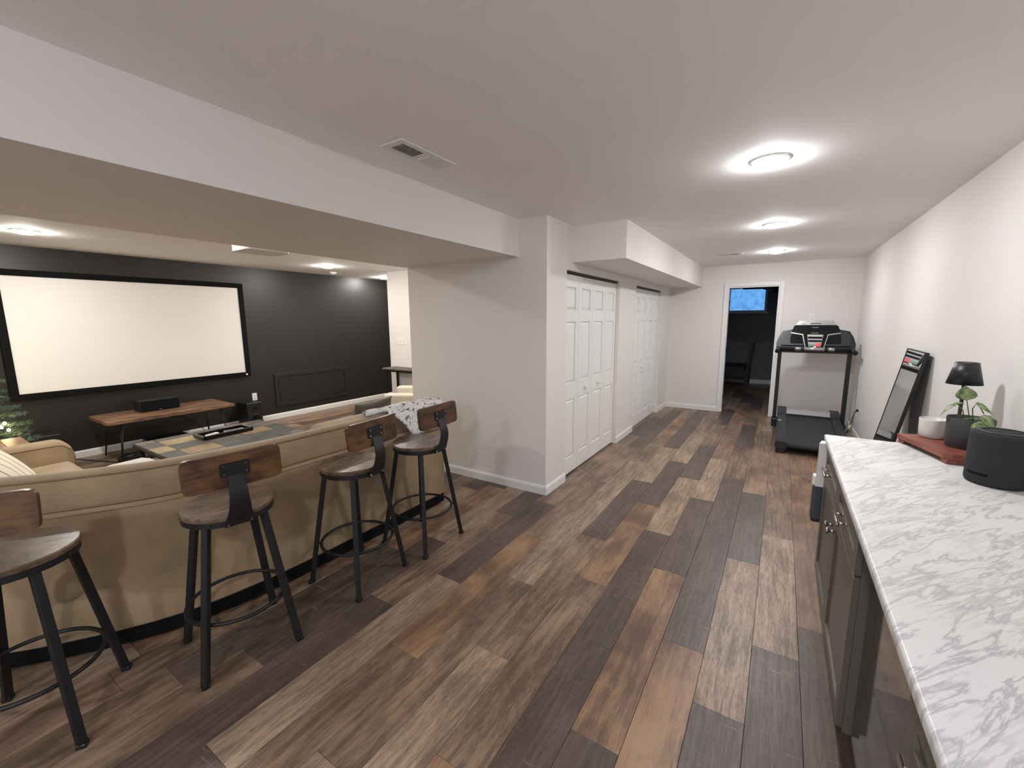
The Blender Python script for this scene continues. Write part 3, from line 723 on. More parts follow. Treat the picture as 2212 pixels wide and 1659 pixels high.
# ------------------------------------------------------------------ sectional sofa
def smooth_path(pts, n=6):
    out = []
    P = [Vector((x, y, 0)) for x, y in pts]
    for i in range(len(P)-1):
        p0, p1, p2, p3 = P[max(0, i-1)], P[i], P[i+1], P[min(len(P)-1, i+2)]
        for k in range(n):
            t_ = k/n
            q = .5*((2*p1)+(p2-p0)*t_+(2*p0-5*p1+4*p2-p3)*t_*t_+(3*p1-p0-3*p2+p3)*t_**3); out.append((q.x, q.y))
    out.append((P[-1].x, P[-1].y)); return out
SPATH = smooth_path([(-5.15, -.13), (-4.5, -.13), (-3.9, -.13), (-3.45, -.10), (-3.12, .0), (-2.86, .19), (-2.64, .47), (-2.49, .75), (-2.415, 1.10), (-2.392, 1.45), (-2.385, 2.0), (-2.378, 2.62)], 5)
sofa = thing('sectional_sofa', 'tan suede sectional sofa with its back towards the bar stools', 'sofa')
# travelling with the inside of the L on the left (towards the screen)
B().sweep(SPATH, [(.01, .095), (.16, .095), (.16, .742), (.03, .742), (.008, .730), (0, .712), (0, .105)]).obj('lower_back', 'suede', sofa, 'auto')
ub = [(.016, .742), (.012, .80), (.014, .875), (.026, .893), (.055, .903), (.095, .900), (.125, .884), (.145, .850), (.155, .742)]
B().sweep(SPATH, ub).obj('upper_back', 'suede', sofa, 'auto')
def offs(path, o):
    P = [Vector((x, y, 0)) for x, y in path]; r = []
    for i in range(len(P)):
        d = (P[min(len(P)-1, i+1)]-P[max(0, i-1)]).normalized(); r.append(P[i]+Vector((-d.y, d.x, 0))*o)
    return r
for nm, o_, z_, r_ in (('piping', .015, .886, .0055), ('seam_welt', .010, .742, .005), ('seam_welt', -.001, .715, .0025)):
    B().tube([(p.x, p.y, z_) for p in offs(SPATH, o_)], r_, 6).obj(nm, 'suede_piping', sofa, True)
B().sweep(SPATH, [(.012, .02), (.15, .02), (.15, .096), (.012, .096)]).obj('base_strip', 'black_matte', sofa)  # black strip below the fabric, along the whole back
B().box(-3.30, -2.54, .95, 2.44, .09, .30, .015).box(-5.10, -3.30, .03, .80, .09, .30, .015).box(-3.30, -2.75, .30, .95, .09, .30, .015).obj('seat_base', 'suede', sofa)
for y0, y1 in ((.96, 1.69), (1.70, 2.43)): B().box(-3.36, -2.55, y0, y1, .30, .46, .05, 3).jitter(.006, 5, y0).obj('seat_cushion', 'suede', sofa, True)
for x0, x1, y0, y1 in ((-4.95, -4.12, .04, .87), (-4.11, -3.35, .04, .87), (-3.34, -2.66, .34, .95)):
    B().box(x0, x1, y0, y1, .30, .45, .05, 3).jitter(.006, 5, x0).obj('seat_cushion', 'suede', sofa, True)
def backcush(y0, y1, x0, x1, z1, seed):
    B().box(x0, x1, y0, y1, .45, z1, .07, 4).jitter(.012, 4, seed).obj('back_cushion', 'suede', sofa, True)
backcush(.98, 1.62, -2.83, -2.56, .80, 1); backcush(1.66, 2.40, -2.84, -2.56, .855, 2)
B().box(-4.05, -3.30, .05, .27, .45, .78, .07, 4).jitter(.012, 4, 5).obj('back_cushion', 'suede', sofa, True)
def arm(M, L_, H=.615, w_=.20):
    b_ = B(); prof = [(0, .09), (w_, .09), (w_, H-.04), (w_-.02, H-.012), (w_-.05, H), (.05, H), (.02, H-.012), (0, H-.04)]
    # extrude along local y with rounded front
    n = 8; rings = []
    for i in range(n+1):
        f = i/n; yy = L_-.10*(1-f)**0 if False else None
    for (yy, zs) in [(0, 1)]+[(L_-.10+.10*math.sin(a*math.pi/12), None) for a in range(7)]:
        if zs is None:
            k = (yy-(L_-.10))/.10; drop = .10*(1-math.sqrt(max(0, 1-k*k)))
        else: drop = 0
        rings.append([b_.bm.verts.new((x, yy, z if z < .2 else z-drop)) for x, z in prof])
    for a, c in zip(rings, rings[1:]):
        for q in range(len(prof)): r = (q+1) % len(prof); b_.bm.faces.new((a[q], a[r], c[r], c[q]))
    b_.bm.faces.new(rings[0]); b_.bm.faces.new(rings[-1][::-1])
    bmesh.ops.transform(b_.bm, matrix=M, verts=b_.bm.verts); return b_
arm(T(-5.15, -.02, 0), .91).obj('arm', 'suede', sofa, 'auto')
pp = [(-4.956, .04, .583)]+[(-4.954, .79+.10*math.sin(a*math.pi/12), .583-.10*(1-math.cos(a*math.pi/12))) for a in range(7)]+[(-4.95, .892, .33)]
B().tube(pp, .006, 6).obj('piping', 'suede_piping', sofa, True)
arm(T(-2.56, 2.45, 0) @ Rz(math.pi/2), .80, .60, .165).obj('arm', 'suede', sofa, 'auto')
for x, y in ((-2.46, 2.55), (-2.5, 1.2), (-3.25, 2.3), (-3.3, 1.05), (-5.05, .02), (-5.05, .75), (-3.0, .12)):
    B().box(x-.03, x+.03, y-.03, y+.03, 0, .098).obj('foot', 'black_plastic', sofa)
# scatter cushions and throws
def cushion(nm, label, mat, w_, h_, t_, loc, eul, grp=None, pom=False):
    from mathutils import Euler
    o = B().pillow(w_, h_, t_).jitter(.008, 7, loc[0]).obj(nm, mat, None, True)
    tag(o, label, 'pillow', grp); o.location = loc; o.rotation_euler = eul
    if pom:
        for sx in (-1, 1):
            for sy in (-1, 1):
                B().lathe([(0, -.02), (.012, -.016), (.02, 0), (.012, .016), (0, .02)], 10).jitter(.006, 60).obj('pom_pom', 'throw_white', o, True, loc=(sx*w_*.5, sy*h_*.5, 0))
    return o
cushion('scatter_pillow', 'cream striped pillow with pom-pom corners on the sectional corner', 'stripe_cream', .48, .48, .17, (-3.86, .385, .655), (math.radians(-58), math.radians(8), math.radians(-14)), None, True)
cushion('scatter_pillow', 'olive grey velvet pillow behind the striped one', 'olive_velvet', .48, .48, .16, (-4.55, .33, .665), (math.radians(-62), 0, math.radians(14)))
cushion('scatter_pillow', 'olive green pillow tucked beside the floral throw', 'olive_velvet', .46, .40, .15, (-2.93, 2.30, .715), (math.radians(3), math.radians(-68), math.radians(0)))
# white knit throw over the back cushion
def thr(u, v):
    y = .60+.30*u; a = v
    x = -2.62-.42*a; z = .745+.055*math.sin(math.pi*min(1, a*1.25)*.9)+.012*math.sin(u*31)*math.cos(v*17)
    return (x-.05*u*0, y+.04*math.sin(v*5), z)
o = B().box(-3.04, -2.68, .56, .88, .455, .832, .09, 6).jitter(.022, 11, 3).obj('knit_throw', 'throw_white', None, True)
tag(o, 'white knitted throw bundled on the sectional corner seat', 'blanket')
# floral throw folded over the sofa end
fl = thing('floral_throw', 'white throw with grey botanical print draped over the sofa end', 'blanket', (0, 0, 0))
def flo(u, v):
    y = 2.04+.60*u+.02*math.sin(v*9)
    prof = [(-2.74, .78), (-2.66, .870), (-2.56, .905), (-2.48, .918), (-2.41, .912), (-2.366, .880), (-2.350, .80), (-2.345, .70)]
    hang = max(0, min(1, (u-.02)/.30))
    s_ = v*(len(prof)-1)*(.66+.34*hang); i = min(len(prof)-2, int(s_)); f = s_-i
    x = prof[i][0]*(1-f)+prof[i+1][0]*f; z = prof[i][1]*(1-f)+prof[i+1][1]*f
    z += .012*noise.noise(Vector((u*5, v*4, 2.2))); x += .010*noise.noise(Vector((u*8, v*6, 7)))
    return (x, y, z+.006)
ob = B().sheet(flo, 40, 34).obj('cloth', 'floral_throw', fl, True)
md = ob.modifiers.new('solid', 'SOLIDIFY'); md.thickness = .014; md.offset = 1
def roll(u, v):
    a = 2*math.pi*v; r = .022+.004*math.sin(u*17)
    return (-2.47+.06*u+r*math.cos(a), 1.90+.45*u, .925+.008*u+r*math.sin(a))
B().sheet(roll, 20, 12).obj('rolled_edge', 'floral_throw', fl, True)

# ------------------------------------------------------------------ slate topped coffee table
ct = thing('coffee_table', 'square coffee table with mixed slate tile top and dark iron frame', 'coffee table', (-4.41, 1.80, 0))
X0, X1, Y0, Y1 = -.455, .455, -.555, .555
B().box(X0, X1, Y0, Y1, .462, .490, .006).obj('top_tray', 'dark_iron', ct)
B().box(X0+.006, X1-.006, Y0+.006, Y1-.006, .490, .4945).obj('grout_bed', 'grout', ct)
US = [0, .125, .37, .63, .875, 1.0]; VS = [0, .13, .38, .62, .87, 1.0]
TILEM = [['slate_rust', 'slate_grey', 'slate_gold', 'slate_grey', 'slate_rust'],
         ['slate_grey', 'slate_gold', 'slate_grey', 'slate_tan', 'slate_rust'],
         ['slate_grey', 'slate_green', 'slate_rust', 'slate_grey', 'slate_green'],
         ['slate_rust', 'slate_green', 'slate_tan', 'slate_green', 'slate_grey'],
         ['slate_grey', 'slate_rust', 'slate_green', 'slate_green', 'slate_rust']]
for i in range(5):
    for j in range(5):
        ya, yb = Y0+.008+(Y1-Y0-.016)*US[i]+.002, Y0+.008+(Y1-Y0-.016)*US[i+1]-.002
        xa, xb = X0+.008+(X1-X0-.016)*VS[j]+.002, X0+.008+(X1-X0-.016)*VS[j+1]-.002
        h = .4995+random.uniform(-.0008, .0008)
        B().box((xa-xb)/2, (xb-xa)/2, (ya-yb)/2, (yb-ya)/2, -.006, 0, .0018).obj('tile', TILEM[i][j], ct, loc=((xa+xb)/2, (ya+yb)/2, h))
for sx in (-1, 1):
    for sy in (-1, 1):
        x, y = sx*.415, sy*.515
        lg = B().tube([(x, y, .462), (x*.97, y*.97, .30), (x*.93, y*.93, .15), (x*1.0, y*1.0, 0.014)], [.022, .020, .017, .019], 10).obj('leg', 'dark_iron', ct, True)
        B().cyl((x, y, 0), (x, y, .016), .026, seg=14).obj('foot_pad', 'dark_iron', lg)
for sx in (-1, 1):
    pts = [(sx*.415, -.50+1.0*k/14, .455-.12*(1-(2*k/14-1)**2)**.5*-1*-1 if False else .452-.13*abs(2*k/14-1)**2.2) for k in range(15)]
    B().tube(pts, .012, 8).obj('arched_apron', 'dark_iron', ct, True)
for sy in (-1, 1):
    pts = [(-.40+.8*k/14, sy*.515, .452-.13*abs(2*k/14-1)**2.2) for k in range(15)]
    B().tube(pts, .012, 8).obj('arched_apron', 'dark_iron', ct, True)
B().box(-.36, .36, -.46, .46, .13, .148, .004).obj('lower_shelf', 'dark_iron', ct)
# tray with remotes
tr = thing('remote_tray', 'long black tray on the coffee table', 'tray', (-4.515, 1.845, .5005), math.radians(2))
B().box(-.09, .09, -.205, .205, 0, .008, .003).obj('tray_base', 'black_gloss', tr)
for a in ((-.105, -.085, -.22, .22), (.085, .105, -.22, .22), (-.105, .105, -.22, -.20), (-.105, .105, .20, .22)): B().box(*a, .002, .036, .004).obj('rim', 'black_gloss', tr)
def remote(label, loc, rz, w_, l_, h_, mat, nb):
    r = thing('remote_control', label, 'remote control', loc, rz)
    B().prism(rrect(w_, l_, w_*.3), 0, h_).obj('body', mat, r)
    for k in range(nb):
        B().box(-w_*.28, w_*.28, -l_*.38+k*l_*.7/nb, -l_*.38+k*l_*.7/nb+l_*.05, h_, h_+.0015).obj('button', 'grey_plastic', r)
remote('white remote lying in the black tray', (-4.50, 1.735, .509), .35, .05, .12, .02, 'white_plastic', 4)
remote('slim silver remote lying in the black tray', (-4.515, 1.93, .509), -.12, .042, .17, .017, 'silver', 6)

# ------------------------------------------------------------------ media bench, speakers and gear
bn = thing('media_bench', 'long low wooden bench on black hairpin legs under the screen', 'bench', (-6.44, 2.02, 0))
n = 4
for k in range(n):
    a, c = -.33+.66*k/n, -.33+.66*(k+1)/n
    B().box(a+.0008, c-.0008, -.64, .64, .462, .50, .003).obj('board', 'bench_wood', bn)
for sx in (-1, 1):
    for sy in (-1, 1):
        l = B(); tx, ty = sx*.25, sy*.50; fx, fy = sx*.29, sy*.55
        for d_ in (-1, 1): l.tube([(tx+d_*.04, ty-d_*sx*sy*.0, .462), (fx+d_*.006, fy, .012)], .0055, 8)
        l.tube([(fx-.006, fy, .012), (fx, fy, .006), (fx+.006, fy, .012)], .0055, 8)
        l.box(tx-.06, tx+.06, ty-.03, ty+.03, .456, .462)
        l.obj('hairpin_leg', 'black_metal', bn, True)
cs = thing('centre_speaker', 'black centre speaker lying on the wooden bench', 'speaker', (-6.57, 1.97, .50))
B().box(-.11, .11, -.20, .20, .0, .135, .006).obj('cabinet', 'black_plastic', cs)
B().box(.11, .118, -.195, .195, .005, .13, .003).obj('grille', 'black_matte', cs)
B().box(.118, .1195, -.012, .012, .012, .018).obj('badge', 'silver', cs)
def floorspk(label, loc):
    s_ = thing('floor_speaker', label, 'speaker', loc)
    B().box(-.15, .15, -.105, .105, .0, .385, .005).obj('cabinet', 'black_plastic', s_)
    B().lathe([(.048, 0), (.078, 0), (.08, .006), (.07, .009), (.05, .004)], 28, closed=True).obj('driver_ring', 'black_metal', s_, True, M=None).matrix_local = T(.15, 0, .14) @ Matrix.Rotation(math.pi/2, 4, 'Y')
    B().lathe([(0, .006), (.02, .006), (.05, .001), (.07, .006)], 28).obj('driver_cone', 'black_matte', s_, True).matrix_local = T(.151, 0, .14) @ Matrix.Rotation(math.pi/2, 4, 'Y')
    B().lathe([(0, .008), (.014, .006), (.03, .001), (.034, .003)], 24).obj('tweeter', 'black_gloss', s_, True).matrix_local = T(.151, 0, .30) @ Matrix.Rotation(math.pi/2, 4, 'Y')
floorspk('black box speaker on the floor between bench and access panel', (-6.70, 3.115, 0))
floorspk('black box speaker on the floor beside the fir tree', (-6.70, 1.00, 0))
av = thing('receiver', 'black audio receiver on the floor under the bench', 'receiver', (-6.52, 2.02, 0))
B().box(-.16, .16, -.21, .21, .012, .14, .004).obj('case', 'black_gloss', av)
for yy in (-.13, .13): B().cyl((.16, yy, .08), (.178, yy, .08), .022, seg=20).obj('dial', 'black_plastic', av, 'auto')
for sx in (-1, 1):
    for sy in (-1, 1): B().cyl((sx*.13, sy*.17, 0), (sx*.13, sy*.17, .013), .014, seg=10).obj('foot', 'black_plastic', av)
pts = []
for k in range(120):
    a = k*.62; pts.append((-6.20+.07*math.cos(a)*(1+.3*math.sin(k*.37)), 1.56+.09*math.sin(a)*(1+.3*math.cos(k*.23)), .016+.07*abs(math.sin(k*.11))))
tag(B().tube(pts, .006, 5).obj('cable_bundle', 'black_plastic', None, True), 'tangled black cables heaped on the floor by the bench leg', 'cable')
tag(B().tube([(-6.60, 2.10, .36), (-6.56, 2.22, .35), (-6.53, 2.33, .27), (-6.52, 2.42, .15), (-6.50, 2.44, .04), (-6.45, 2.38, .007), (-6.40, 2.30, .007)], .005, 6).obj('speaker_cable', 'black_plastic', None, True), 'thin black cable looping down under the bench', 'cable')
tag(B().tube([(-6.20, 1.50, .012), (-6.5, 1.35, .012), (-6.8, 1.20, .03), (-6.86, 1.0, .04), (-6.86, .6, .04)], .006, 6).obj('floor_cable', 'black_plastic', None, True), 'black cable running along the baseboard towards the tree', 'cable')

# ------------------------------------------------------------------ fir tree, side table at the left edge
tree = thing('fir_tree', 'small artificial fir tree with warm fairy lights beside the screen', 'tree', (-6.30, .50, 0))
B().cyl((0, 0, .0), (0, 0, 1.62), .022, .006, 10).obj('trunk', 'bark', tree)
B().lathe([(0, 0), (.16, 0), (.16, .015), (.03, .04), (.03, .10), (0, .10)], 20).obj('stand', 'black_metal', tree, True)
tb = B(); rt = random.Random(11)
def sprig_at(p, d, ln):
    d = d.normalized(); side = d.cross(Vector((0, 0, 1))).normalized(); up = side.cross(d)
    nn = 13
    for k in range(nn):
        f = .15+.85*k/nn; q = p+d*ln*f
        for _ in range(4):
            a = rt.uniform(0, 2*math.pi); nd = (d*.75+side*math.cos(a)*.9+up*math.sin(a)*.9).normalized(); nl = rt.uniform(.026, .042)
            w_ = nd.cross(Vector((rt.uniform(-1, 1), rt.uniform(-1, 1), rt.uniform(-1, 1)))).normalized()*.0022
            v = [tb.bm.verts.new(q-w_), tb.bm.verts.new(q+w_), tb.bm.verts.new(q+nd*nl)]; tb.bm.faces.new(v)
br = B()
for lev in range(17):
    z = .20+1.42*lev/17; R0 = .38*(1-lev/18.5)+.02; nb = max(5, int(15*(1-lev/20)))
    for k in range(nb):
        a = 2*math.pi*(k+.5*(lev % 2)+rt.uniform(-.2, .2))/nb; dr_ = rt.uniform(-.06, .06)-.05
        d = Vector((math.cos(a), math.sin(a), dr_)); ln = R0*rt.uniform(.82, 1.08)
        br.tube([Vector((0, 0, z)), Vector((0, 0, z))+d*ln], .003, 4)
        for f in (.45, .7, .9):
            for s_ in (-1, 1):
                sd = Vector((math.cos(a+s_*.7), math.sin(a+s_*.7), dr_+rt.uniform(-.15, .2))); sprig_at(Vector((0, 0, z))+d*ln*f, sd, ln*.34)
        sprig_at(Vector((0, 0, z))+d*ln*.55, d, ln*.45)
bro = br.obj('branches', 'bark', tree); bro['kind'] = 'stuff'; ndl = tb.obj('needles', 'needle_green', tree); ndl['kind'] = 'stuff'
for k in range(34):
    z = rt.uniform(.22, 1.5); a = rt.uniform(0, 6.283); R0 = (.38*(1-(z-.2)/1.55)+.02)*.86
    B().lathe([(0, -.009), (.006, -.006), (.008, 0), (.005, .008), (0, .011)], 8, o=(R0*math.cos(a), R0*math.sin(a), z)).obj('fairy_light', 'fairy_light', tree, True)
for x, y, z in ((.10, .165, .60), (.16, .20, .575), (.13, .185, .64)):
    B().lathe([(0, -.014), (.010, -.009), (.013, 0), (.009, .011), (0, .016)], 10, o=(x, y, z)).obj('fairy_light', 'fairy_light', tree, True)
st = thing('side_table', 'small square wooden side table at the arm of the sectional', 'side table', (-5.50, .45, 0))
for k in range(4): B().box(-.27, .27, -.27+.135*k+.0008, -.27+.135*(k+1)-.0008, .535, .56, .003).obj('board', 'side_table_wood', st)
for sx in (-1, 1):
    for sy in (-1, 1): B().box(sx*.24-.014, sx*.24+.014, sy*.24-.014, sy*.24+.014, 0, .535).obj('leg', 'black_metal', st)
B().box(-.225, .225, -.225, .225, .50, .52).obj('stretcher_frame', 'black_metal', st)

# ------------------------------------------------------------------ armchair and console table beyond the sofa
ac = thing('armchair', 'cream fabric armchair beyond the end of the sofa', 'armchair', (-4.36, 3.664, 0), math.radians(33))
# local x runs from arm front to chair back, local y across the chair
def soft(x0, x1, y0, y1, z0, z1, bv, nm, mat='cream_fabric'): return B().box(x0, x1, y0, y1, z0, z1, bv, 3).obj(nm, mat, ac, 'auto')
soft(0, .88, 0, .17, .06, .62, .03, 'arm'); soft(0, .88, .67, .84, .06, .62, .03, 'arm')
soft(.03, .75, .18, .66, .08, .30, .01, 'seat_base'); soft(.0, .72, .18, .66, .30, .46, .05, 'seat_cushion')
soft(.70, .90, .171, .669, .08, .78, .05, 'back'); soft(.56, .70, .19, .65, .46, .76, .05, 'back_cushion')
for x in (.05, .83):
    for y in (.06, .78): B().box(x-.02, x+.02, y-.02, y+.02, 0, .062).obj('foot', 'black_plastic', ac)
cn = thing('console_table', 'narrow grey wood console table with black legs against the partition wall', 'console table', (-5.62, YW, 0))
B().box(0, 1.25, -.30, -.012, .775, .80, .003).obj('top', 'console_wood', cn)
for x in (.075, 1.21):
    for y in (-.275, -.03): B().box(x-.014, x+.014, y-.014, y+.014, 0, .775).obj('leg', 'black_metal', cn)
B().box(.075, 1.21, -.285, -.265, .745, .775).obj('apron', 'black_metal', cn)

# ------------------------------------------------------------------ counter run on the right
FX = .272; CX = .255; CZ = .914
def cabinet_front(par, y0, y1, z0, z1, handle):
    """shaker front in local coordinates (x=0 cabinet face, facing -x)"""
    f = B(); th = .020; rl = .058
    f.box(-th, 0, y0, y0+rl, z0, z1, .0015).box(-th, 0, y1-rl, y1, z0, z1, .0015).box(-th, 0, y0+rl, y1-rl, z0, z0+rl, .0015).box(-th, 0, y0+rl, y1-rl, z1-rl, z1, .0015)
    f.box(-th+.011, -.001, y0+rl, y1-rl, z0+rl, z1-rl)
    o = f.obj('door' if handle == 'knob' else 'drawer', 'cabinet_paint', par); return o
def knob(par, y, z):
    k = B(); k.lathe([(0, 0), (.008, 0), (.006, .010), (.005, .016), (.013, .024), (.0155, .028), (.013, .032), (0, .033)], 16)
    o = k.obj('knob', 'nickel', par, True); o.matrix_local = T(-.020, y, z) @ Matrix.Rotation(-math.pi/2, 4, 'Y')
def pull(par, y, z):
    k = B(); xx = -.020-.032
    k.tube([(xx, y-.075, z), (xx, y+.075, z)], .0055, 10)
    for s_ in (-1, 1):
        k.cyl((-.020, y+s_*.05, z), (xx, y+s_*.05, z), .0045, .0045, 10); k.cyl((-.020, y+s_*.05, z), (-.026, y+s_*.05, z), .009, .006, 10)
    k.obj('bar_pull', 'nickel', par, True)
def base_cabinet(y0, y1, label, nd, far_panel=True):
    t = thing('base_cabinet', label, 'cabinet', (FX+.020, 0, 0))
    dp = XR-.003-(FX+.020); z0, z1 = .10, CZ-.032
    B().box(0, dp, y0, y0+.018, z0, z1).box(0, dp, y1-.018, y1, z0, z1).box(0, dp, y0+.018, y1-.018, z0, z0+.018).box(dp-.01, dp, y0+.018, y1-.018, z0+.018, z1).box(0, .02, y0+.018, y1-.018, z0+.018, z1).obj('carcass', 'cabinet_paint', t)
    B().box(.055, .073, y0, y1, 0, .10).obj('toe_kick', 'cabinet_inside', t)
    wd = (y1-y0)/nd
    for i in range(nd):
        a, c = y0+wd*i+.003, y0+wd*(i+1)-.003
        dw = cabinet_front(t, a, c, .710, .868, 'pull'); pull(dw, (a+c)/2, .785)
        dr2 = cabinet_front(t, a, c, .115, .700, 'knob')
        if nd == 2: knob(dr2, c-.035 if i == 0 else a+.035, .615)
        else: knob(dr2, c-.035, .615)
    return t
base_cabinet(1.745, 2.945, 'taupe shaker base cabinet with two drawers and two doors at the counter end', 2)
base_cabinet(.30, 1.05, 'taupe shaker base cabinet next to the black fridge', 2)
base_cabinet(-.60, .29, 'taupe shaker base cabinet at the hidden end of the counter', 2)
bf = thing('beverage_fridge', 'under-counter fridge with glossy black glass door', 'fridge', (FX+.045, 0, 0))
B().box(0.02, .56, 1.065, 1.735, .012, CZ-.045).obj('body', 'black_plastic', bf)
B().box(0, .02, 1.065, 1.735, .09, CZ-.045, .002).obj('glass_door', 'fridge_glass', bf)
B().box(.03, .045, 1.065, 1.735, .0, .085).obj('kick_grille', 'black_matte', bf)
wt = B().prism([(CX+.012, -.60), (XR-.002, -.60), (XR-.002, 2.985), (CX+.03, 2.985), (CX+.012, 2.965)], CZ-.032, CZ)
wt = B().box(CX, XR-.002, -.62, 2.985, CZ-.032, CZ, .008, 3)
tag(wt.obj('worktop', 'marble_top', None, 'auto'), 'long white marble-look worktop with grey veins', 'countertop')
# slim white and grey upright appliance at the cabinet end
va = thing('handheld_cleaner', 'slim white and grey cleaner hung on the end of the cabinet', 'cleaner', (.264, 2.945, 0))
B().box(.03, .075, .0, .012, .50, .84, .003).obj('wall_mount', 'white_plastic', va)
B().prism([(-.030, .012), (.034, .012), (.018, .085), (-.014, .085)], .60, .862).obj('handle_column', 'white_plastic', va)
B().box(-.042, .010, .035, .080, .585, .66, .010, 2).obj('handle_grip', 'white_plastic', va)
B().prism(rrect(.062, .07, .022), .40, .60, M=T(-.008, .05, 0)).obj('body', 'grey_rubber', va)
B().prism(rrect(.05, .055, .018), .375, .40, M=T(-.008, .05, 0)).obj('nozzle', 'grey_plastic', va)

# ------------------------------------------------------------------ things on the worktop
rs = thing('wooden_riser', 'reddish wooden riser board on the counter', 'riser', (.727, 2.845, CZ), math.radians(16.6))
bd = B(); pl_ = [(-.105, -.165), (-.082, -.19), (.082, -.19), (.105, -.165), (.105, .19), (-.105, .19)]
bd.prism(pl_, .022, .047).obj('board', 'riser_wood', rs)
for s_ in (-1, 1): B().box(-.10, .10, s_*.165-.022, s_*.165+.022, 0, .022, .003).obj('foot', 'riser_wood', rs)
RZ = CZ+.0472
bw = thing('ceramic_bowl', 'small speckled white ceramic bowl on the wooden riser', 'bowl', (.703, 2.985, RZ))
B().lathe([(0, .0), (.044, 0), (.051, .008), (.0535, .03), (.0555, .096), (.055, .099), (.051, .099), (.049, .03), (.042, .012), (0, .01)], 40).obj('bowl', 'ceramic_white', bw, True)
pt = thing('potted_pothos', 'dark charcoal pot with a trailing variegated pothos', 'potted plant', (.795, 2.835, RZ))
B().lathe([(0, 0), (.072, 0), (.076, .006), (.083, .142), (.081, .145), (.077, .143), (.073, .11), (0, .11)], 44).obj('pot', 'pot_dark', pt, True)
B().lathe([(.074, .108), (.045, .118), (0, .121)], 24).jitter(.003, 60).obj('soil', 'soil', pt, True)
def leaf(p, d, L_, W_, up=(0, 0, 1), curl=.25):
    p, d = Vector(p), Vector(d).normalized(); s_ = d.cross(Vector(up)).normalized(); u = s_.cross(d)
    b_ = B(); n = 9; rows = []
    for i in range(n+1):
        f = i/n; wv_ = W_*(math.sin(math.pi*f**.62))*(1.0 if f > .02 else .0)+.0004
        c_ = p+d*L_*f-u*curl*L_*f*f
        r = [b_.bm.verts.new(c_-s_*wv_*k+u*(abs(k)*wv_*.25)) for k in (-1, -.5, 0, .5, 1)]; rows.append(r)
    for a, c in zip(rows, rows[1:]):
        for k in range(4): b_.bm.faces.new((a[k], a[k+1], c[k+1], c[k]))
    o = b_.obj('leaf', 'leaf_green', pt, True); md = o.modifiers.new('solid', 'SOLIDIFY'); md.thickness = .0012
def stem(pts, r=.0022): B().tube(pts, r, 6).obj('stem', 'stem_green', pt, True)
# local frame: camera looks roughly along (+.27,+.96); camera right is (+.96,-.27)
cR = Vector((.93, -.33, 0)); cT = Vector((-.30, -.95, 0)); ZU = Vector((0, 0, 1))
def PL(r, z, tw=0.0): return cR*r+cT*tw+ZU*z
stem([PL(0, .115), PL(-.010, .17, .02), PL(-.022, .235, .04)]); leaf(PL(-.022, .232, .045), PL(-.15, .95, .15), .075, .036, cT*-1, .1)
stem([PL(-.02, .115), PL(-.03, .18, .02), PL(-.055, .215, .03)]); leaf(PL(-.028, .212, .03), PL(-1, .05, .2), .058, .022, ZU, .35); leaf(PL(-.055, .205, .035), PL(-.75, -.75, .2), .075, .026, ZU, .1)
stem([PL(.01, .115), PL(.0, .19, .01), PL(.012, .225, .02), PL(.04, .175, .03)]); leaf(PL(.008, .225, .02), PL(.6, -.75, .2), .075, .025, ZU, -.25)
leaf(PL(.03, .165, .03), PL(.95, .1, .2), .045, .016, ZU, .2)
stem([PL(-.05, .118, .03), PL(-.02, .142, .06), PL(.02, .160, .07), PL(.05, .150, .085)]); leaf(PL(.03, .165, .075), PL(.75, -.45, .3), .085, .036, ZU, .35)
stem([PL(-.03, .118, .04), PL(.0, .138, .07), PL(.04, .135, .09)]); leaf(PL(.035, .150, .085), PL(.15, -1, .25), .105, .034, cT*-1, -.1)
leaf(PL(-.02, .135, .03), PL(.5, .35, .3), .06, .024, ZU, .3)
lp = thing('table_lamp', 'small black cordless table lamp behind the potted plant', 'table lamp', (.795, 2.99, RZ))
B().lathe([(0, 0), (.034, 0), (.035, .008), (.032, .013), (.010, .016), (.0075, .03), (.0075, .360), (0, .360)], 28).obj('base_and_stem', 'lamp_black', lp, True)
B().lathe([(.066, .288), (.0675, .288), (.0435, .398), (.042, .398), (.038, .392), (.042, .392), (.0655, .290)], 44).obj('shade', 'lamp_black', lp, True)
B().lathe([(.0405, .393), (.0, .393)], 36).obj('shade_diffuser', 'lamp_inside', lp)
sp_ = thing('smart_speaker', 'round charcoal fabric smart speaker on the counter', 'speaker', (.779, 2.430, CZ))
B().lathe([(0, 0), (.082, 0), (.090, .006), (.0925, .016), (.0925, .200), (.089, .209), (.080, .214), (0, .214)], 56).obj('body', 'speaker_fabric', sp_, True)
B().lathe([(.060, .2145), (.075, .2145), (.0745, .2165), (.0605, .2165)], 48, closed=True).obj('light_ring', 'black_plastic', sp_, True)
a0 = math.atan2(-.953, -.30)
def slot(u, v):
    a = a0-1.05+.80*u; r = .0933; return (r*math.cos(a), r*math.sin(a), .040+.011*v)
B().sheet(slot, 14, 1).obj('bass_slot', 'black_matte', sp_)

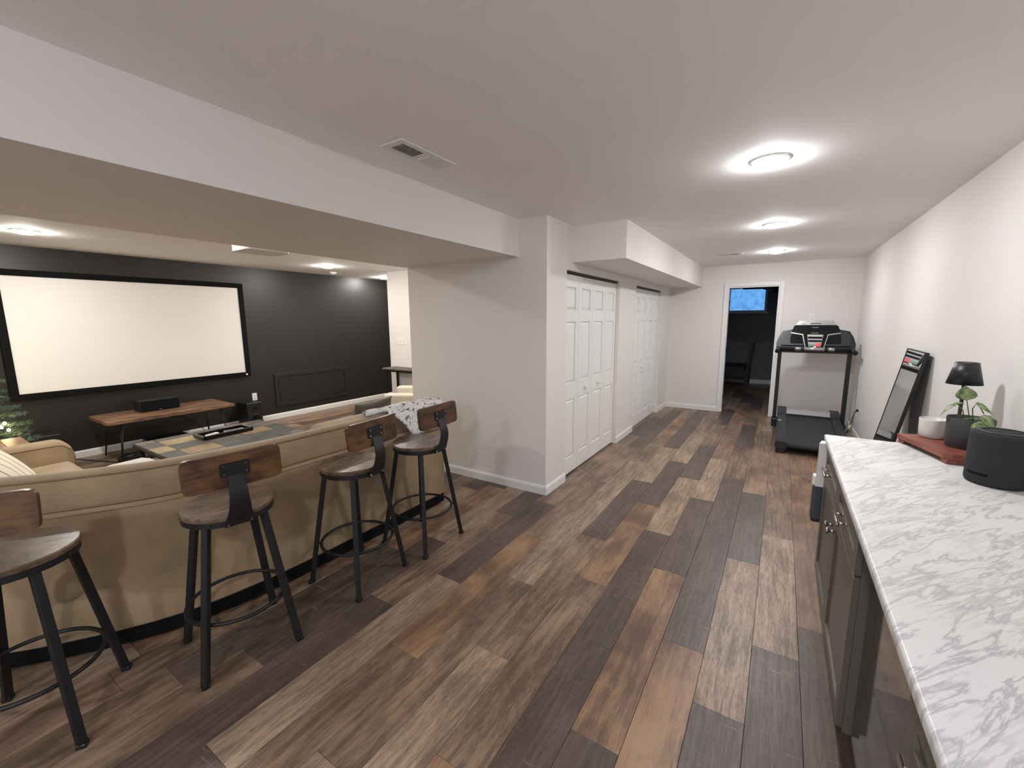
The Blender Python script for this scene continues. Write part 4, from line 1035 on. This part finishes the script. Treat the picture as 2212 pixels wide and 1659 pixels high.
# ------------------------------------------------------------------ leaning mirror
mr_ = thing('leaning_mirror', 'narrow black-framed mirror leaning against the side wall past the counter', 'mirror', (.655, 4.447, 0), math.radians(-1.0))
tl = math.atan2(.235, 1.33); Mm = Matrix.Rotation(tl, 4, 'Y'); HL = 1.352; hw = .30
def mb(*a, bev=0): return B().box(*a, bev, M=Mm)
for a in ((-.0, .022, -hw, -hw+.009, 0, HL), (-.0, .022, hw-.009, hw, 0, HL), (-.0, .022, -hw+.009, hw-.009, 0, .009), (-.0, .022, -hw+.009, hw-.009, HL-.009, HL)): mb(*a).obj('frame_bar', 'black_plastic', mr_)
mb(.003, .010, -hw+.009, hw-.009, .009, HL-.009).obj('glass', 'mirror_glass', mr_)
mb(.011, .020, -hw+.009, hw-.009, .009, HL-.009).obj('backing', 'black_matte', mr_)

# ------------------------------------------------------------------ treadmill
tm = thing('treadmill', 'black and silver folding treadmill facing the end wall', 'treadmill', (.40, 6.55, 0))
# local: x across (+-.40), y along (rear at -.80, front +.95)
inc = math.atan2(.07, 1.5)
def dz(y): return .125+(y+.80)*.045
def slab(nm, mat, x0, x1, y0, y1, h0, h1, bev=0):
    b_ = B().box(x0, x1, y0, y1, 0, 1, 0)
    for v in b_.bm.verts: v.co.z = dz(v.co.y)+(h0 if v.co.z < .5 else h1)
    if bev: bmesh.ops.bevel(b_.bm, geom=b_.bm.edges[:], offset=bev, segments=2, affect='EDGES')
    return b_.obj(nm, mat, tm)
slab('deck', 'black_plastic', -.30, .30, -.78, .62, -.05, -.012)
slab('running_belt', 'belt_black', -.255, .255, -.775, .62, -.012, .0)
for s_ in (-1, 1):
    x0, x1 = (-.365, -.257) if s_ < 0 else (.257, .365)
    slab('side_rail', 'grey_plastic', x0, x1, -.70, .62, -.06, .020, .008)
    rc = slab('rear_cap', 'grey_plastic', x0-.004, x1+.004, -.80, -.70, -.075, .022, .012)
    B().box(x0+.01, x1-.01, -.79, -.68, 0, .07, .01).obj('rear_foot', 'black_plastic', tm)
B().cyl((-.25, -.765, .098), (.25, -.765, .098), .028, seg=18).obj('rear_roller', 'belt_black', tm, True)
B().box(-.345, -.30, -.60, -.595, .0, .001).obj('side_label', 'label_red', tm) if False else None
B().box(-.3665, -.3655, -.66, -.60, .075, .125).obj('warning_label', 'label_red', tm)
B().box(-.352, -.315, .20, .28, .1915, .1925).obj('warning_label', 'label_cream', tm)
hood = B().prism([(.62, .05), (1.02, .05), (1.02, .20), (.92, .265), (.70, .262), (.62, .215)], -.365, .365, 'X').obj('motor_hood', 'grey_plastic', tm)
B().prism([(.615, .218), (.705, .266), (.93, .270), (.93, .267), (.705, .263), (.62, .214)], -.255, .255, 'X').obj('hood_plate', 'silver', hood)
B().box(-.36, .36, .50, 1.00, .02, .055).obj('base_frame', 'black_metal', tm)
for s_ in (-1, 1):
    x = s_*.402
    po = B().prism([(.735-.035, .05), (.735+.035, .05), (.735+.03, 1.14), (.735-.03, 1.14)], x-.024, x+.024, 'X').obj('upright', 'black_metal', tm)
    B().box(x-.034, x+.034, .65, .82, .0, .12, .008).obj('upright_boot', 'black_plastic', po)
    # handrail reaching back towards the user with a rubber end
    hr = B().tube([(x, .76, 1.14), (x+s_*.02, .66, 1.16), (x+s_*.03, .55, 1.13)], .026, 12).obj('handrail', 'grey_plastic', tm, True)
    B().cyl((x+s_*.03, .55, 1.13), (x+s_*.033, .52, 1.12), .029, seg=14).obj('end_cap', 'black_plastic', hr)
bar = B().tube([(-.40, .66, 1.155), (.40, .66, 1.155)], .021, 14).obj('cross_bar', 'black_plastic', tm, True)
B().tube([(-.115, .66, 1.155), (.115, .66, 1.155)], .0235, 14).obj('bar_sleeve', 'silver', bar, True)
for s_ in (-1, 1): B().tube([(s_*.155, .66, 1.155), (s_*.225, .66, 1.155)], .0235, 14).obj('pulse_grip', 'silver', bar, True)
B().box(-.015, .015, .63, .66, 1.17, 1.19, .003).obj('safety_key', 'white_plastic', bar)
# console built in an upright plane then leaned back
lean = Matrix.Translation((0, .70, 1.16)) @ Matrix.Rotation(math.radians(-24), 4, 'X') @ Matrix.Translation((0, 0, -1.16))
KS = 1.095
def cpoly(nm, mat, pts, d0, d1, par=tm, mirror=False):
    b_ = B()
    P = [(x, 1.16+(z-1.16)*KS) for x, z in pts]
    b_.prism(P, d0, d1, 'Y', M=lean); return b_.obj(nm, mat, par)
con = cpoly('console', 'black_plastic', [(-.45, 1.12), (.45, 1.12), (.455, 1.23), (.43, 1.32), (.385, 1.40), (.27, 1.425), (-.27, 1.425), (-.385, 1.40), (-.43, 1.32), (-.455, 1.23)], .0, .07)
for s_ in (-1, 1):
    cpoly('side_wing', 'grey_plastic', [(s_*.30, 1.20), (s_*.40, 1.20), (s_*.39, 1.33), (s_*.36, 1.385), (s_*.28, 1.40), (s_*.295, 1.30)], -.008, .002, con)
    cpoly('cup_tray', 'black_gloss', [(s_*.13, 1.22), (s_*.285, 1.225), (s_*.29, 1.30), (s_*.275, 1.352), (s_*.155, 1.33)], -.012, -.002, con)
    cpoly('tray_lip', 'grey_plastic', [(s_*.125, 1.195), (s_*.39, 1.195), (s_*.39, 1.218), (s_*.125, 1.216)], -.022, .0, con)
    cpoly('silver_trim', 'silver', [(s_*.285, 1.360), (s_*.285, 1.374), (s_*.141, 1.348), (s_*.100, 1.160), (s_*.108, 1.160), (s_*.150, 1.336)][::1], -.024, -.010, con)
cpoly('display_housing', 'black_gloss', [(-.255, 1.465), (-.285, 1.370), (-.145, 1.342), (-.104, 1.160), (.104, 1.160), (.145, 1.342), (.285, 1.370), (.255, 1.465), (.235, 1.478), (-.235, 1.478)], -.018, .03, con)
cpoly('top_shelf', 'silver', [(-.238, 1.478), (.238, 1.478), (.205, 1.54), (.195, 1.545), (-.195, 1.545), (-.205, 1.54)], -.004, .05, con)
cpoly('shelf_slot', 'black_matte', [(-.065, 1.498), (.062, 1.500), (.062, 1.509), (-.065, 1.507)], -.0055, -.003, con)
for x in (-.145, .14): cpoly('speaker_grille', 'panel_grey', [(x-.03, 1.492), (x+.03, 1.492), (x+.018, 1.505), (x-.018, 1.505)], -.0055, -.003, con)
dsp = cpoly('control_panel', 'panel_grey', [(-.070, 1.178), (.070, 1.178), (.092, 1.345), (-.092, 1.345)], -.0205, -.017, con)
rows = [(1.325, 1.338, 'label_cream', .088), (1.288, 1.314, 'black_gloss', .080), (1.243, 1.268, 'black_gloss', .075)]
for z0, z1, mt_, hw_ in rows: cpoly('panel_row', mt_, [(-hw_, z0), (hw_, z0), (hw_+.003, z1), (-hw_-.003, z1)], -.0225, -.020, con)
cpoly('start_button', 'btn_green', [(-.068, 1.182), (-.004, 1.182), (-.004, 1.204), (-.070, 1.204)], -.0235, -.020, con)
cpoly('stop_button', 'btn_red', [(.004, 1.180), (.068, 1.180), (.071, 1.224), (.004, 1.224)], -.0235, -.020, con)
cpoly('logo_strip', 'silver', [(-.045, 1.441), (.035, 1.441), (.035, 1.446), (-.045, 1.446)], -.0195, -.017, con)
cpoly('logo_strip', 'silver', [(-.050, 1.364), (.035, 1.364), (.035, 1.369), (-.050, 1.369)], -.0195, -.017, con)
# power cord to the outlet
pc = thing('power_cord', 'black power cord with pale plug from treadmill to low outlet', 'power cord', (0, 0, 0))
B().tube([(.79, 6.92, .012), (.80, 6.85, .05), (.82, 6.80, .14), (.845, 6.84, .25), (.88, 6.91, .36), (.905, 6.945, .385)], .006, 8).obj('cord', 'black_plastic', pc, True)
B().tube([(.822, 6.805, .15), (.836, 6.82, .21)], .012, 8).obj('plug_adapter', 'label_cream', pc, True)
B().box(.895, .9205, 6.935, 6.965, .37, .40, .003).obj('plug', 'black_plastic', pc)

# ------------------------------------------------------------------ dark bedroom: bed and ceiling fan
bed = thing('bed_frame', 'dark bed frame with tall slatted headboard in the unlit bedroom', 'bed', (-.60, 10.9, 0))
hb = [(-.06, 0), (.02, 0), (.03, .50), (.085, 1.0), (.045, 1.02), (-.02, .55)]
B().prism(hb, -.03, .03, 'Y').obj('post', 'bed_black', bed)
B().prism(hb, .82, .88, 'Y').obj('post', 'bed_black', bed)
for z, w_ in ((.20, .05), (.42, .03), (.60, .03), (.90, .05)):
    B().box(-.02+max(0, z-.5)*.12, .015+max(0, z-.5)*.12, .03, .82, z, z+w_*1.6).obj('rail', 'bed_black', bed)
for y_ in (-.02, .83): B().box(-1.90, -.04, y_, y_+.03, .24, .40).obj('side_rail', 'bed_black', bed)
for x_ in (-1.85, -.95): B().box(x_, x_+.06, .0, .06, 0, .24).obj('leg', 'bed_black', bed)
B().box(-1.88, -.06, .01, .84, .38, .50, .02).obj('mattress_base', 'bed_black', bed)
fn = thing('ceiling_fan', 'dark ceiling fan in the unlit bedroom', 'ceiling fan', (-.10, 9.75, ZC))
B().lathe([(0, -.001), (.07, -.001), (.06, -.05), (.015, -.06), (.015, -.20), (.12, -.22), (.13, -.33), (.09, -.38), (0, -.38)], 24).obj('motor', 'bed_black', fn, True)
for k in range(5):
    a = 2*math.pi*k/5+math.radians(186)
    B().box(.13, .62, -.06, .06, -.003, .003, M=Rz(a) @ T(0, 0, -.27) @ Matrix.Rotation(.2, 4, 'X')).obj('blade', 'bed_black', fn)
